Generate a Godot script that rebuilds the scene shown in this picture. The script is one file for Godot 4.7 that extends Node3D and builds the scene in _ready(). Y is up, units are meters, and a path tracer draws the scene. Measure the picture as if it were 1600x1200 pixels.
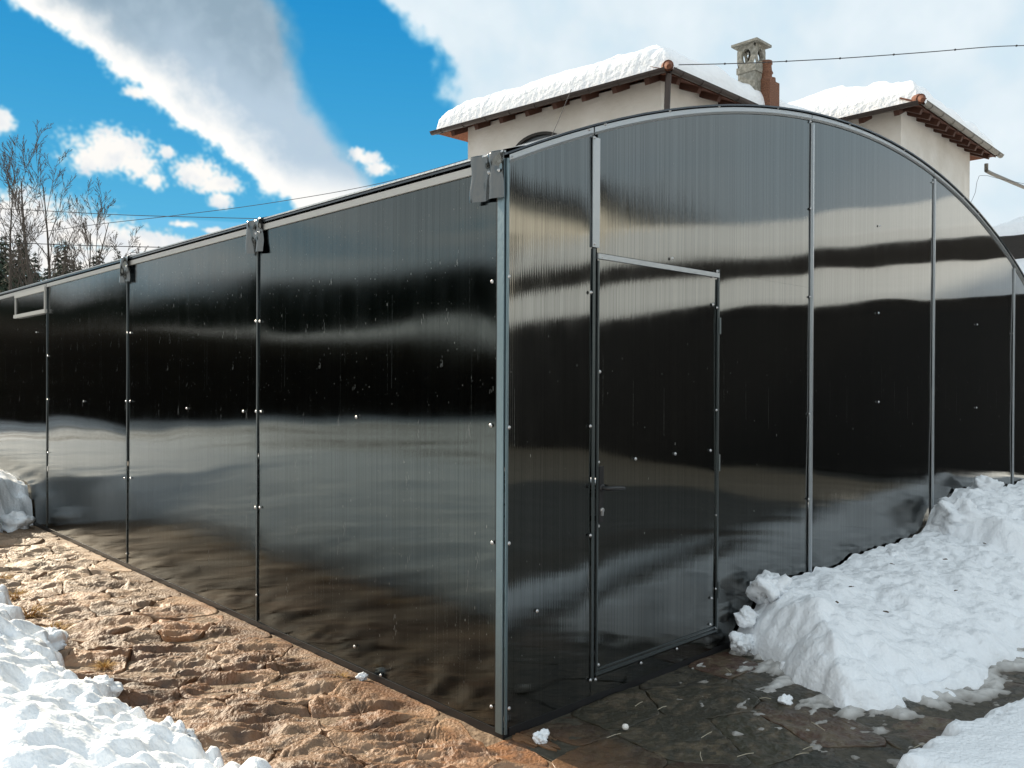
extends Node3D

# World axes: the greenhouse's near corner stands at the origin, X runs along its arched front, -Z along its long wall.
const W := 7.416          # width of the greenhouse
const LEN := 13.14        # its length (six sheets of 2.19 m)
const WALL := 2.439       # height of the long walls
const ARC_X := 3.708
const ARC_Y := -5.553
const ARC_R := 8.811
const SHEET := 2.19
const EYE := Vector3(-2.406, 1.5, 2.55)

var rng := RandomNumberGenerator.new()
var na := FastNoiseLite.new()      # smooth noise
var nf := FastNoiseLite.new()      # fractal noise
var nc := FastNoiseLite.new()      # cells
var M := {}

class G:
	var P := PackedVector3Array()
	var N := PackedVector3Array()
	var U := PackedVector2Array()
	var C := PackedColorArray()
	var I := PackedInt32Array()

	func quad(a: Vector3, b: Vector3, c: Vector3, d: Vector3) -> void:   # counter-clockwise seen from outside
		var n := (b - a).cross(c - a)
		if n.length() < 1e-12:
			n = (c - a).cross(d - a)
		n = n.normalized()
		var o := P.size()
		for p in [a, b, c, d]:
			P.append(p)
			N.append(n)
		var w := (b - a).length()
		var h := (d - a).length()
		U.append(Vector2(0, 0)); U.append(Vector2(w, 0)); U.append(Vector2(w, h)); U.append(Vector2(0, h))
		for k in [0, 2, 1, 0, 3, 2]:
			I.append(o + k)

	func tri(a: Vector3, b: Vector3, c: Vector3) -> void:
		var n := (b - a).cross(c - a).normalized()
		var o := P.size()
		for p in [a, b, c]:
			P.append(p)
			N.append(n)
			U.append(Vector2.ZERO)
		I.append(o); I.append(o + 2); I.append(o + 1)

	func box(at: Vector3, s: Vector3, b := Basis()) -> void:
		var h := s * 0.5
		var q := []
		for k in 8:
			q.append(at + b * Vector3(h.x if k & 1 else -h.x, h.y if k & 2 else -h.y, h.z if k & 4 else -h.z))
		quad(q[4], q[5], q[7], q[6]); quad(q[1], q[0], q[2], q[3])
		quad(q[5], q[1], q[3], q[7]); quad(q[0], q[4], q[6], q[2])
		quad(q[6], q[7], q[3], q[2]); quad(q[0], q[1], q[5], q[4])

	func bar(a: Vector3, b: Vector3, w: float, h: float, up := Vector3.UP) -> void:   # a box from a to b, h along up
		var x := (b - a).normalized()
		var z := x.cross(up).normalized()
		var y := z.cross(x).normalized()
		box((a + b) * 0.5, Vector3((b - a).length(), h, w), Basis(x, y, z))

	func tube(path: Array, r, sides := 6, caps := true) -> void:
		var o := P.size()
		var ref := Vector3.UP
		var d0: Vector3 = (path[1] - path[0]).normalized()
		if absf(d0.dot(ref)) > 0.9:
			ref = Vector3.RIGHT
		for i in path.size():
			var d: Vector3 = (path[mini(i + 1, path.size() - 1)] - path[maxi(i - 1, 0)]).normalized()
			var x := ref.cross(d)
			if x.length() < 0.01:
				x = Vector3.FORWARD.cross(d)
			x = x.normalized()
			var y := d.cross(x)
			ref = y
			var rad: float = r[i] if r is Array else r
			for k in sides:
				var a := TAU * k / sides
				var n := x * cos(a) + y * sin(a)
				P.append(path[i] + n * rad)
				N.append(n)
				U.append(Vector2(float(k) / sides, i))
		for i in path.size() - 1:
			for k in sides:
				var a := o + i * sides + k
				var b := o + i * sides + (k + 1) % sides
				for q in [a, b + sides, b, a, a + sides, b + sides]:
					I.append(q)
		if caps:
			for e in [0, path.size() - 1]:
				var c := P.size()
				var n: Vector3 = (path[0] - path[1]).normalized() if e == 0 else (path[e] - path[e - 1]).normalized()
				for k in sides:
					P.append(P[o + e * sides + k])
					N.append(n)
					U.append(Vector2.ZERO)
				for k in range(1, sides - 1):
					if e == 0:
						I.append(c); I.append(c + k); I.append(c + k + 1)
					else:
						I.append(c); I.append(c + k + 1); I.append(c + k)

	func lathe(at: Vector3, axis: Basis, prof: Array, sides := 8) -> void:   # profile of (radius, height) along the basis' y
		var o := P.size()
		for i in prof.size():
			var t: Vector2 = prof[mini(i + 1, prof.size() - 1)] - prof[maxi(i - 1, 0)]
			for k in sides:
				var a := TAU * k / sides
				var rd := Vector3(cos(a), 0, sin(a))
				P.append(at + axis * (rd * prof[i].x + Vector3.UP * prof[i].y))
				N.append((axis * (rd * t.y - Vector3.UP * t.x)).normalized())
				U.append(Vector2(float(k) / sides, prof[i].y))
		for i in prof.size() - 1:
			for k in sides:
				var a := o + i * sides + k
				var b := o + i * sides + (k + 1) % sides
				for q in [a, b, b + sides, a, b + sides, a + sides]:
					I.append(q)

	func mesh() -> ArrayMesh:
		var arr := []
		arr.resize(Mesh.ARRAY_MAX)
		arr[Mesh.ARRAY_VERTEX] = P
		arr[Mesh.ARRAY_NORMAL] = N
		arr[Mesh.ARRAY_TEX_UV] = U
		if C.size() == P.size():
			arr[Mesh.ARRAY_COLOR] = C
		arr[Mesh.ARRAY_INDEX] = I
		var m := ArrayMesh.new()
		m.add_surface_from_arrays(Mesh.PRIMITIVE_TRIANGLES, arr)
		return m

# A smooth sheet of (nu + 1) x (nv + 1) points; its outside is d/du x d/dv, or the other side when flipped.
func sheet(nu: int, nv: int, at: Callable, flip := false, uv = null, tint = null, skip = null) -> ArrayMesh:
	var P := PackedVector3Array()
	var N := PackedVector3Array()
	var U := PackedVector2Array()
	var C := PackedColorArray()
	var I := PackedInt32Array()
	var w := nu + 1
	for j in nv + 1:
		for i in nu + 1:
			var p: Vector3 = at.call(float(i) / nu, float(j) / nv)
			P.append(p)
			U.append(uv.call(p) if uv != null else Vector2(p.x, p.z))
			if tint != null:
				C.append(tint.call(p))
	N.resize(P.size())
	for j in nv + 1:
		for i in nu + 1:
			var du := P[j * w + mini(i + 1, nu)] - P[j * w + maxi(i - 1, 0)]
			var dv := P[mini(j + 1, nv) * w + i] - P[maxi(j - 1, 0) * w + i]
			var n := du.cross(dv).normalized()
			N[j * w + i] = -n if flip else n
	for j in nv:
		for i in nu:
			if skip != null and skip.call((i + 0.5) / nu, (j + 0.5) / nv):
				continue
			var a := j * w + i
			if flip:
				I.append_array(PackedInt32Array([a, a + 1, a + w + 1, a, a + w + 1, a + w]))
			else:
				I.append_array(PackedInt32Array([a, a + w + 1, a + 1, a, a + w, a + w + 1]))
	var arr := []
	arr.resize(Mesh.ARRAY_MAX)
	arr[Mesh.ARRAY_VERTEX] = P
	arr[Mesh.ARRAY_NORMAL] = N
	arr[Mesh.ARRAY_TEX_UV] = U
	if C.size():
		arr[Mesh.ARRAY_COLOR] = C
	arr[Mesh.ARRAY_INDEX] = I
	var m := ArrayMesh.new()
	m.add_surface_from_arrays(Mesh.PRIMITIVE_TRIANGLES, arr)
	return m

var taken := {}
var counts := {}
func numbered(called: String) -> String:
	taken[called] = taken.get(called, -1) + 1
	return called if taken[called] == 0 else "%s_%03d" % [called, taken[called]]

func tag(o: Node, label: String, category: String, group := "", kind := "") -> Node:
	if label: o.set_meta("label", label)
	if category: o.set_meta("category", category)
	if group: o.set_meta("group", group)
	if kind: o.set_meta("kind", kind)
	return o

func thing(called: String, label: String, category: String, at := Vector3.ZERO, group := "") -> Node3D:
	var o := Node3D.new()
	o.name = numbered(called)
	o.position = at
	add_child(o, true)
	tag(o, label, category, group)
	return o

func part(called: String, shape, mat: Material, parent: Node = self) -> MeshInstance3D:
	var o := MeshInstance3D.new()
	var mine := 0
	if parent == self:
		o.name = numbered(called)
	else:
		var cnt: Dictionary = counts.get_or_add(parent, {})
		mine = cnt.get(called, -1) + 1
		cnt[called] = mine
		o.name = called if mine == 0 else "%s_%03d" % [called, mine]
	o.mesh = shape.mesh() if shape is G else shape
	o.material_override = null
	if mat and o.mesh is ArrayMesh:
		for s in o.mesh.get_surface_count():
			o.set_surface_override_material(s, mat)
	parent.add_child(o, true)
	return o

func lin(r: float, g: float, b: float) -> Color:
	return Color(r, g, b).linear_to_srgb()

func mat(c: Color, rough := 0.7, metal := 0.0) -> StandardMaterial3D:
	var m := StandardMaterial3D.new()
	m.albedo_color = c
	m.roughness = rough
	m.metallic = metal
	return m

func bump(m: StandardMaterial3D, freq: float, octaves: int, metres: float, depth_cm: float, sd: int, kind := FastNoiseLite.TYPE_SIMPLEX_SMOOTH) -> StandardMaterial3D:
	var n := FastNoiseLite.new()
	n.seed = sd
	n.noise_type = kind
	n.frequency = freq
	n.fractal_octaves = octaves
	var im := n.get_seamless_image(512, 512)
	m.heightmap_enabled = true
	m.heightmap_texture = ImageTexture.create_from_image(im)
	m.heightmap_scale = depth_cm
	m.uv1_triplanar = true
	m.uv1_world_triplanar = true
	m.uv1_scale = Vector3.ONE / metres
	return m

func mottled(m: StandardMaterial3D, a: Color, b: Color, freq: float, metres: float, sd: int) -> StandardMaterial3D:
	var n := FastNoiseLite.new()
	n.seed = sd
	n.frequency = freq
	n.fractal_octaves = 5
	var im := n.get_seamless_image(512, 512)
	im.convert(Image.FORMAT_RGB8)
	for y in 512:
		for x in 512:
			im.set_pixel(x, y, a.lerp(b, im.get_pixel(x, y).r))
	m.albedo_color = Color.WHITE
	m.albedo_texture = ImageTexture.create_from_image(im)
	m.uv1_triplanar = true
	m.uv1_world_triplanar = true
	m.uv1_scale = Vector3.ONE / metres
	return m

func _ready() -> void:
	rng.seed = 7
	na.seed = 3; na.noise_type = FastNoiseLite.TYPE_SIMPLEX_SMOOTH; na.frequency = 1.0; na.fractal_type = FastNoiseLite.FRACTAL_NONE
	nf.seed = 11; nf.noise_type = FastNoiseLite.TYPE_SIMPLEX_SMOOTH; nf.frequency = 1.0; nf.fractal_octaves = 4
	nc.seed = 5; nc.noise_type = FastNoiseLite.TYPE_CELLULAR; nc.frequency = 1.0; nc.fractal_type = FastNoiseLite.FRACTAL_NONE
	nc.cellular_return_type = FastNoiseLite.RETURN_DISTANCE

	# ---- camera, sky, sun, exposure
	var cam := Camera3D.new()
	cam.name = "camera"
	cam.fov = 49.2
	cam.position = EYE
	cam.rotation_order = EULER_ORDER_YXZ
	cam.rotation_degrees = Vector3(-0.292, -43.777, 0.257)
	cam.near = 0.05
	cam.far = 6000.0
	add_child(cam)
	var env := Environment.new()
	env.background_mode = Environment.BG_SKY
	var pano := PanoramaSkyMaterial.new()
	pano.panorama = ImageTexture.create_from_image(sky_image())
	pano.energy_multiplier = 0.87
	var sky := Sky.new()
	sky.sky_material = pano
	env.sky = sky
	env.tonemap_mode = Environment.TONE_MAPPER_LINEAR
	env.tonemap_exposure = 1.5
	env.sdfgi_enabled = true
	env.ssao_enabled = true
	env.ssil_enabled = true
	var we := WorldEnvironment.new()
	we.name = "environment"
	we.environment = env
	add_child(we)
	var sun := DirectionalLight3D.new()
	sun.name = "sun"
	sun.light_energy = 1.6
	sun.light_color = Color(1.0, 0.94, 0.84)
	sun.light_angular_distance = 0.5
	sun.shadow_enabled = true
	sun.look_at_from_position(Vector3.ZERO, Vector3(0.06, -0.53, 1.0), Vector3.UP)
	add_child(sun)

	materials()
	terrain()
	yard()
	greenhouse()
	paving()
	house()
	shed()
	far_house()
	snow()
	trees()
	cables()
	litter()

# ------------------------------------------------------------------ sky
func sky_image() -> Image:
	var low := Image.create(512, 256, false, Image.FORMAT_RGB8)
	for y in 136:
		var el := 90.0 - (y + 0.5) / 256.0 * 180.0
		for x in 512:
			low.set_pixel(x, y, sky_at(fposmod((x + 0.5) / 512.0 * 360.0 + 180.0, 360.0) - 180.0, el))
	for y in range(136, 256):
		for x in 512:
			low.set_pixel(x, y, Color(0.8, 0.82, 0.84))
	low.resize(4096, 2048, Image.INTERPOLATE_CUBIC)
	# finer where the clouds' edges matter
	for y in range(700, 1030):
		var el := 90.0 - (y + 0.5) / 2048.0 * 180.0
		for x in range(112, 884):
			low.set_pixel(x, y, sky_at((x + 0.5) / 4096.0 * 360.0, el))
	return low

func along(table: Array, v: float) -> float:      # piecewise linear, table of (key, value) with growing keys
	if v <= table[0][0]:
		var s: float = (table[1][1] - table[0][1]) / (table[1][0] - table[0][0])
		return table[0][1] + s * (v - table[0][0])
	for k in range(1, table.size()):
		if v <= table[k][0] or k == table.size() - 1:
			var s: float = (table[k][1] - table[k - 1][1]) / (table[k][0] - table[k - 1][0])
			return table[k - 1][1] + s * (v - table[k - 1][0])
	return 0.0

const BAND_L := [[10.0, 29.5], [12.05, 27.6], [13.49, 25.6], [15.14, 22.5], [16.7, 19.9], [18.85, 17.4], [20.2, 14.3], [21.06, 12.8], [30.0, -2.0]]
const BAND_R := [[10.0, 36.6], [12.01, 35.05], [13.0, 34.0], [15.3, 32.1], [17.7, 30.0], [19.9, 28.8], [22.0, 28.1], [23.4, 27.5], [30.0, 24.0]]
const VEIL_L := [[12.0, 42.5], [15.04, 41.0], [16.6, 40.2], [17.6, 38.9], [18.55, 38.1], [20.9, 38.5], [22.7, 36.7], [24.0, 34.6], [32.0, 29.0]]
# small clouds: bearing, height, half width, half height
const PUFFS := [[18.2, 13.7, 2.99, 1.55], [17.2, 13.2, 1.95, 1.03], [19.6, 13.0, 1.84, 1.03], [20.6, 12.3, 0.92, 0.80], [23.2, 12.9, 1.84, 0.98], [24.3, 12.3, 1.72, 0.80], [24.6, 11.4, 0.80, 0.57],
	[19.6, 17.2, 0.86, 0.40], [21.4, 14.0, 0.57, 0.46], [12.3, 14.6, 1.03, 0.80], [10.0, 13.5, 1.38, 0.92],
	[33.9, 14.5, 1.15, 0.46], [34.6, 13.9, 1.15, 0.52], [33.3, 14.8, 0.57, 0.46], [11.0, 9.2, 7.47, 2.30], [16.0, 8.6, 5.75, 1.49], [20.5, 8.3, 3.68, 0.86], [17.0, 7.0, 8.05, 1.49], [24.2, 9.4, 0.69, 0.25], [22.4, 9.7, 0.92, 0.25]]

func sky_at(b: float, el: float) -> Color:
	el = maxf(el, 0.0)
	var d := Vector3(sin(deg_to_rad(b)) * cos(deg_to_rad(el)), sin(deg_to_rad(el)), -cos(deg_to_rad(b)) * cos(deg_to_rad(el)))
	var t := clampf(el / 27.0, 0.0, 1.0)
	var c := Color(0.50, 0.77, 0.86).lerp(Color(0.10, 0.48, 0.71), pow(t, 0.75))
	c = c.lerp(Color(0.08, 0.38, 0.64), clampf((el - 27.0) / 50.0, 0.0, 1.0))
	var n1 := nf.get_noise_3dv(d * 9.0)
	var n2 := nf.get_noise_3dv(d * 34.0 + Vector3(7, 3, 1))
	var n3 := na.get_noise_3dv(d * 190.0)
	var edge := n1 * 1.3 + n2 * 1.0 + n3 * 0.2
	# the puffs
	var best := -9.0
	for p in PUFFS:
		if absf(b - p[0]) > p[2] * 2.2 or absf(el - p[1]) > p[3] * 2.4:
			continue
		best = maxf(best, 1.0 - Vector2((b - p[0]) / p[2], (el - p[1]) / p[3]).length())
	if best > -2.0:
		var dens := best + 0.36 * n2 + 0.2 * n3 + 0.25 * n1 + 0.12
		var k := smoothstep(-0.05, 0.62, dens)
		c = c.lerp(Color(0.895, 0.885, 0.87).lerp(Color(0.77, 0.80, 0.83), clampf(0.9 * n2 + 0.5 * n1 + 0.2, 0.0, 1.0)), k)
	# the long band of cloud from upper left towards the house
	var inside := smoothstep(60.0, 34.0, absf(b - 20.0)) * smoothstep(75.0, 45.0, el)
	if inside > 0.0:
		var dl := (b - along(BAND_L, el)) * 0.72 + edge * 0.8
		var dr := along(BAND_R, el) + 0.9 - b + n1 * 1.2 + n2 * 0.5
		var k := smoothstep(-0.15, 0.75, dl) * smoothstep(-0.4, 1.9, dr) * inside
		var grey := Color(0.65, 0.72, 0.78).lerp(Color(0.52, 0.60, 0.66), smoothstep(16.0, 24.0, el + n1 * 3.0))
		grey = grey.lerp(Color(0.66, 0.73, 0.78), clampf(n2 * 0.45 + 0.08, 0.0, 0.5))
		var body := Color(0.92, 0.91, 0.895).lerp(grey, smoothstep(0.9, 4.6, dl + 1.2 * n1))
		body = body.lerp(Color(0.90, 0.895, 0.885), smoothstep(14.5, 11.5, el) * smoothstep(7.0, 4.0, dl))
		c = c.lerp(body, k)
	# thin high cloud over the house, to the right and behind
	var dv := b - along(VEIL_L, clampf(el, 12.0, 32.0))
	var span := fposmod(b - 30.0, 360.0)
	var round_it := smoothstep(300.0, 250.0, span) if span > 60.0 else 1.0
	var kv := smoothstep(-0.2, 1.5, dv + n1 * 1.2 + n2 * 0.9) if absf(b - 38.0) < 60.0 else 1.0
	kv *= round_it
	kv = maxf(kv, smoothstep(32.0, 60.0, el + n1 * 16.0))
	if kv > 0.0:
		var veil := Color(0.77, 0.82, 0.85).lerp(Color(0.85, 0.875, 0.89), clampf(0.45 + n1 * 0.7 + n2 * 0.12, 0.0, 1.0))
		veil = veil.lerp(Color(0.74, 0.82, 0.87), clampf(-n1 * 0.9 - 0.05, 0.0, 0.5))
		c = c.lerp(veil, kv * 0.97)
	# scattered cloud to the left of the frame
	var left := smoothstep(4.0, -8.0, b) * smoothstep(-130.0, -100.0, b) * smoothstep(55.0, 30.0, el)
	if left > 0.0:
		var k := smoothstep(-0.55, -0.15, n1 + 0.5 * n2) * left
		c = c.lerp(Color(0.84, 0.87, 0.89).lerp(Color(1.0, 0.99, 0.97), smoothstep(0.35, -0.05, n1)), k)
	return c

# ------------------------------------------------------------------ materials
func dirt_maps(specks: int, drips: int, sd: int, base: Color, rough: float) -> Array:
	var r := RandomNumberGenerator.new()
	r.seed = sd
	var S := 1024
	var al := Image.create(S, S, false, Image.FORMAT_RGB8)
	al.fill(Color.WHITE)
	var n := FastNoiseLite.new()
	n.seed = sd
	n.frequency = 0.006
	n.fractal_octaves = 4
	var im := n.get_seamless_image(S, S)
	var me := Image.create(S, S, false, Image.FORMAT_RGB8)
	me.fill(Color(1, 0.08, 1))
	for y in S:
		for x in S:
			var v := im.get_pixel(x, y).r
			me.set_pixel(x, y, Color(1, rough * (0.8 + 0.5 * v), 1))
	al.fill(base)
	for k in 100:                            # the webs between the two walls show as faint upright lines
		var f := r.randf_range(0.72, 1.16)
		al.fill_rect(Rect2i(int(k * 10.24), 0, 4, S), lin(base.srgb_to_linear().r * f, base.srgb_to_linear().g * f, base.srgb_to_linear().b * f))
	for k in specks:
		var x := r.randi_range(2, S - 6)
		var y := r.randi_range(2, S - 6)
		var w := 1 if r.randf() < 0.75 else 2
		var h := w + (r.randi_range(0, 3) if r.randf() < 0.4 else 0)
		var c := lin(0.3, 0.3, 0.28) * r.randf_range(0.55, 1.15)
		c.a = 1
		al.fill_rect(Rect2i(x, y, w, h), c)
		me.fill_rect(Rect2i(x, y, w, h), Color(1, 0.8, 0.15))
	for k in drips:
		var x := r.randi_range(4, S - 6)
		var y := r.randi_range(4, S - 300)
		var h := r.randi_range(20, 290)
		var thick := r.randf_range(0.3, 0.9)
		for q in h:
			if r.randf() < thick:
				var f := r.randf_range(0.25, 0.8) * (1.0 - float(q) / h * 0.6)
				al.set_pixel(x, y + q, base.lerp(lin(0.3, 0.3, 0.28), f))
				me.set_pixel(x, y + q, Color(1, 0.35, 1.0 - 0.6 * f))
	for k in drips / 2:                      # scratches and splash marks
		var x := r.randf_range(20, S - 60)
		var y := r.randf_range(20, S - 60)
		for s in r.randi_range(2, 6):
			var a := Vector2(x + r.randf_range(-14, 14), y + r.randf_range(-18, 18))
			var dir := Vector2(r.randf_range(-0.6, 0.6), 1).normalized()
			for q in r.randi_range(3, 14):
				var p := a + dir * q
				if p.x > 1 and p.y > 1 and p.x < S - 2 and p.y < S - 2:
					al.set_pixel(int(p.x), int(p.y), lin(0.3, 0.3, 0.29))
					me.set_pixel(int(p.x), int(p.y), Color(1, 0.6, 0.3))
	return [ImageTexture.create_from_image(al), ImageTexture.create_from_image(me)]

func rib_normals() -> ImageTexture:
	var r := RandomNumberGenerator.new()
	r.seed = 21
	var im := Image.create(1000, 4, false, Image.FORMAT_RGB8)
	for k in 100:                            # a hundred flutes of 10.5 mm
		var amp := r.randf_range(0.016, 0.034)
		var lean := r.randf_range(-0.004, 0.004)
		for q in 10:
			var s := amp * sin(TAU * (q + 0.5) / 10.0) + lean
			var n := Vector3(s, 0, 1).normalized()
			for y in 4:
				im.set_pixel(k * 10 + q, y, Color(n.x * 0.5 + 0.5, 0.5, n.z * 0.5 + 0.5))
	return ImageTexture.create_from_image(im)

func poly_material(maps: Array, ribs: ImageTexture) -> ORMMaterial3D:
	var m := ORMMaterial3D.new()
	m.albedo_texture = maps[0]
	m.orm_texture = maps[1]
	m.normal_enabled = true
	m.normal_texture = ribs
	return m

func materials() -> void:
	M.poly_side = StandardMaterial3D.new()
	var ribs := rib_normals()
	var dm := dirt_maps(460, 30, 5, lin(0.082, 0.094, 0.095), 0.10)
	var df := dirt_maps(60, 3, 9, lin(0.165, 0.172, 0.170), 0.075)
	for pr in [["poly_side", dm], ["poly_front", df]]:
		var m := StandardMaterial3D.new()
		m.albedo_texture = pr[1][0]
		m.metallic = 1.0
		m.metallic_texture = pr[1][1]
		m.metallic_texture_channel = BaseMaterial3D.TEXTURE_CHANNEL_BLUE
		m.roughness = 1.0
		m.roughness_texture = pr[1][1]
		m.roughness_texture_channel = BaseMaterial3D.TEXTURE_CHANNEL_GREEN
		m.normal_enabled = true
		m.normal_texture = ribs
		m.uv1_scale = Vector3(1.0 / 1.05, 1.0 / 2.5, 1)
		m.normal_scale = 0.8 if pr[0] == "poly_side" else 1.0
		m.anisotropy_enabled = true
		m.anisotropy = 1.0
		M[pr[0]] = m
	M.zinc = bump(mat(lin(0.46, 0.49, 0.51), 0.42, 0.85), 0.03, 3, 0.4, 0.06, 31)
	M.zinc_dark = bump(mat(lin(0.13, 0.15, 0.155), 0.38, 0.85), 0.03, 3, 0.4, 0.05, 33)
	M.post = bump(mat(lin(0.20, 0.27, 0.30), 0.4, 0.8), 0.03, 3, 0.4, 0.05, 34)
	M.strip = mat(lin(0.42, 0.41, 0.385), 0.5, 0.4)
	M.screw = mat(lin(0.52, 0.52, 0.52), 0.3, 0.8)
	M.black = mat(lin(0.015, 0.015, 0.016), 0.4)
	M.foil = mat(lin(0.13, 0.138, 0.138), 0.15, 1.0)
	M.roof_sheet = mat(lin(0.05, 0.06, 0.07), 0.12, 0.3)
	M.soil = mat(lin(0.05, 0.04, 0.03), 0.95)
	M.snow = bump(mat(lin(0.90, 0.92, 0.94), 0.8), 0.05, 5, 0.7, 0.7, 41)
	M.snow_roof = bump(mat(lin(0.91, 0.92, 0.935), 0.8), 0.02, 4, 1.6, 2.0, 42)
	var pn := FastNoiseLite.new()
	pn.seed = 77
	pn.frequency = 0.012
	pn.fractal_octaves = 5
	var pim := pn.get_seamless_image(512, 512)
	pim.convert(Image.FORMAT_RGB8)
	for y in 512:
		for x in 512:
			pim.set_pixel(x, y, lin(0.10, 0.075, 0.045).lerp(lin(0.88, 0.90, 0.92), smoothstep(0.36, 0.50, pim.get_pixel(x, y).r)))
	M.snow_far = mat(Color.WHITE, 0.9)
	M.snow_far.albedo_texture = ImageTexture.create_from_image(pim)
	M.snow_far.uv1_triplanar = true
	M.snow_far.uv1_world_triplanar = true
	M.snow_far.uv1_scale = Vector3.ONE / 11.0
	var st := StandardMaterial3D.new()
	st.vertex_color_use_as_albedo = true
	st.roughness = 0.6
	M.stone = bump(st, 0.045, 5, 0.5, 0.55, 51)
	var sw := StandardMaterial3D.new()
	sw.vertex_color_use_as_albedo = true
	sw.roughness = 0.42
	M.stone_wet_shade = bump(sw, 0.02, 5, 0.5, 0.6, 52)
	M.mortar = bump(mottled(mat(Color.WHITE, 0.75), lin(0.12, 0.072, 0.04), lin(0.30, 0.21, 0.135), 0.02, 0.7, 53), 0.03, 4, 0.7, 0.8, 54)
	M.mortar_wet_shade = bump(mottled(mat(Color.WHITE, 0.6), lin(0.032, 0.028, 0.018), lin(0.085, 0.072, 0.05), 0.02, 0.7, 55), 0.03, 4, 0.7, 0.5, 56)  # wet mortar, its colour also darkened for the greenhouse's shade
	M.slush = bump(mat(Color.WHITE, 0.5), 0.03, 5, 0.8, 0.9, 58)
	M.slush.vertex_color_use_as_albedo = true
	M.mud = bump(mottled(mat(Color.WHITE, 0.6), lin(0.02, 0.018, 0.013), lin(0.26, 0.25, 0.23), 0.012, 3.6, 59), 0.03, 4, 1.4, 1.5, 60)
	M.plaster = bump(mottled(mat(Color.WHITE, 0.9), lin(0.70, 0.655, 0.585), lin(0.86, 0.825, 0.77), 0.006, 3.0, 61), 0.05, 4, 3.0, 0.5, 62)
	M.wood = bump(mat(lin(0.075, 0.028, 0.016), 0.7), 0.03, 3, 0.5, 0.3, 63)
	M.board = bump(mat(lin(0.12, 0.04, 0.022), 0.75), 0.03, 3, 0.6, 0.3, 64)
	M.gutter = mat(lin(0.055, 0.04, 0.035), 0.4, 0.3)
	M.gutter_pale = bump(mat(lin(0.20, 0.18, 0.155), 0.5, 0.4), 0.03, 3, 0.5, 0.1, 65)
	M.tile = bump(mottled(mat(Color.WHITE, 0.85), lin(0.10, 0.035, 0.02), lin(0.26, 0.10, 0.05), 0.02, 0.6, 66), 0.03, 4, 0.6, 0.5, 67)
	M.clay = bump(mottled(mat(Color.WHITE, 0.85), lin(0.07, 0.025, 0.016), lin(0.36, 0.18, 0.10), 0.03, 0.5, 68), 0.03, 4, 0.5, 0.8, 69)
	M.concrete = bump(mottled(mat(Color.WHITE, 0.9), lin(0.16, 0.15, 0.12), lin(0.42, 0.40, 0.35), 0.012, 0.7, 70), 0.03, 4, 0.7, 0.6, 71)
	M.dark = mat(lin(0.012, 0.011, 0.010), 0.6)
	M.dark_wood = bump(mat(lin(0.022, 0.018, 0.015), 0.6), 0.03, 3, 0.8, 0.3, 72)
	M.white_paint = mat(lin(0.82, 0.79, 0.74), 0.6)
	M.bark = mat(lin(0.06, 0.05, 0.042), 0.9)
	M.twig = mat(lin(0.075, 0.06, 0.05), 0.9)
	M.needles = mat(lin(0.018, 0.030, 0.014), 0.9)
	M.shrub = mat(lin(0.05, 0.038, 0.024), 0.95)
	M.cable = mat(lin(0.05, 0.05, 0.055), 0.6)
	M.pale_wire = mat(lin(0.5, 0.48, 0.42), 0.6)
	M.straw = mat(lin(0.45, 0.40, 0.30), 0.8)
	M.dry_grass = mat(lin(0.42, 0.24, 0.06), 0.85)
	M.leaf = mat(lin(0.09, 0.06, 0.035), 0.8)
	M.glass = mat(lin(0.03, 0.035, 0.04), 0.08, 0.2)

# ------------------------------------------------------------------ ground
func rise(p: Vector2) -> float:
	var q := p - Vector2(EYE.x, EYE.z)
	var r := q.length()
	var b := rad_to_deg(atan2(q.x, -q.y))
	var y := -0.07
	# snow around the yard, a hollow where the paving and the greenhouse are
	var out := minf(maxf(maxf(-1.5 - p.x, p.x - 8.2), maxf(p.y - 2.4, -13.6 - p.y)), Vector2(maxf(absf(p.x - 5.7) - 5.7, 0.0), maxf(absf(p.y - 7.5) - 7.0, 0.0)).length() - 0.01)
	y += 0.2 * smoothstep(0.0, 1.5, out)
	var hill := smoothstep(75.0, 20.0, absf(b + 18.0))
	var climb := smoothstep(34.0, 125.0, r) * 10.5 + smoothstep(110.0, 420.0, r) * 30.0
	var slope := 0.34 + 0.66 * smoothstep(5.0, -40.0, b)
	y += climb * hill * slope
	y += smoothstep(45.0, 300.0, r) * 9.0 * (1.0 - hill) * (0.6 + 0.4 * na.get_noise_2d(p.x * 0.008, p.y * 0.008))
	y += nf.get_noise_2d(p.x * 0.05, p.y * 0.05) * 0.7 * smoothstep(15.0, 60.0, r)
	return y

func terrain() -> void:
	var at := func(u: float, v: float) -> Vector3:
		var r := 0.4 * pow(4500.0 / 0.4, v) - 0.4
		var a := u * TAU
		var p := Vector2(2.0 + sin(a) * r, -2.0 - cos(a) * r)
		return Vector3(p.x, rise(p), p.y)
	part("snowy_ground", sheet(180, 110, at, false), M.snow_far).set_meta("kind", "structure")

func yard() -> void:
	var at := func(u: float, v: float) -> Vector3:
		var x := lerpf(-0.8, 12.2, u)
		var z := lerpf(2.2, 15.4, v)
		var e := minf(minf(x + 0.8, 12.2 - x), 15.4 - z)
		return Vector3(x, -0.05 + 0.05 * nf.get_noise_2d(x * 1.5, z * 1.5) + 0.03 * smoothstep(0.0, 0.6, e) - 0.05 * smoothstep(0.6, 0.0, e), z)
	part("muddy_yard", sheet(110, 110, at, true), M.mud).set_meta("kind", "structure")

# ------------------------------------------------------------------ greenhouse
func arc(x: float) -> float:
	return ARC_Y + sqrt(maxf(ARC_R * ARC_R - (x - ARC_X) * (x - ARC_X), 0.0))

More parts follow.
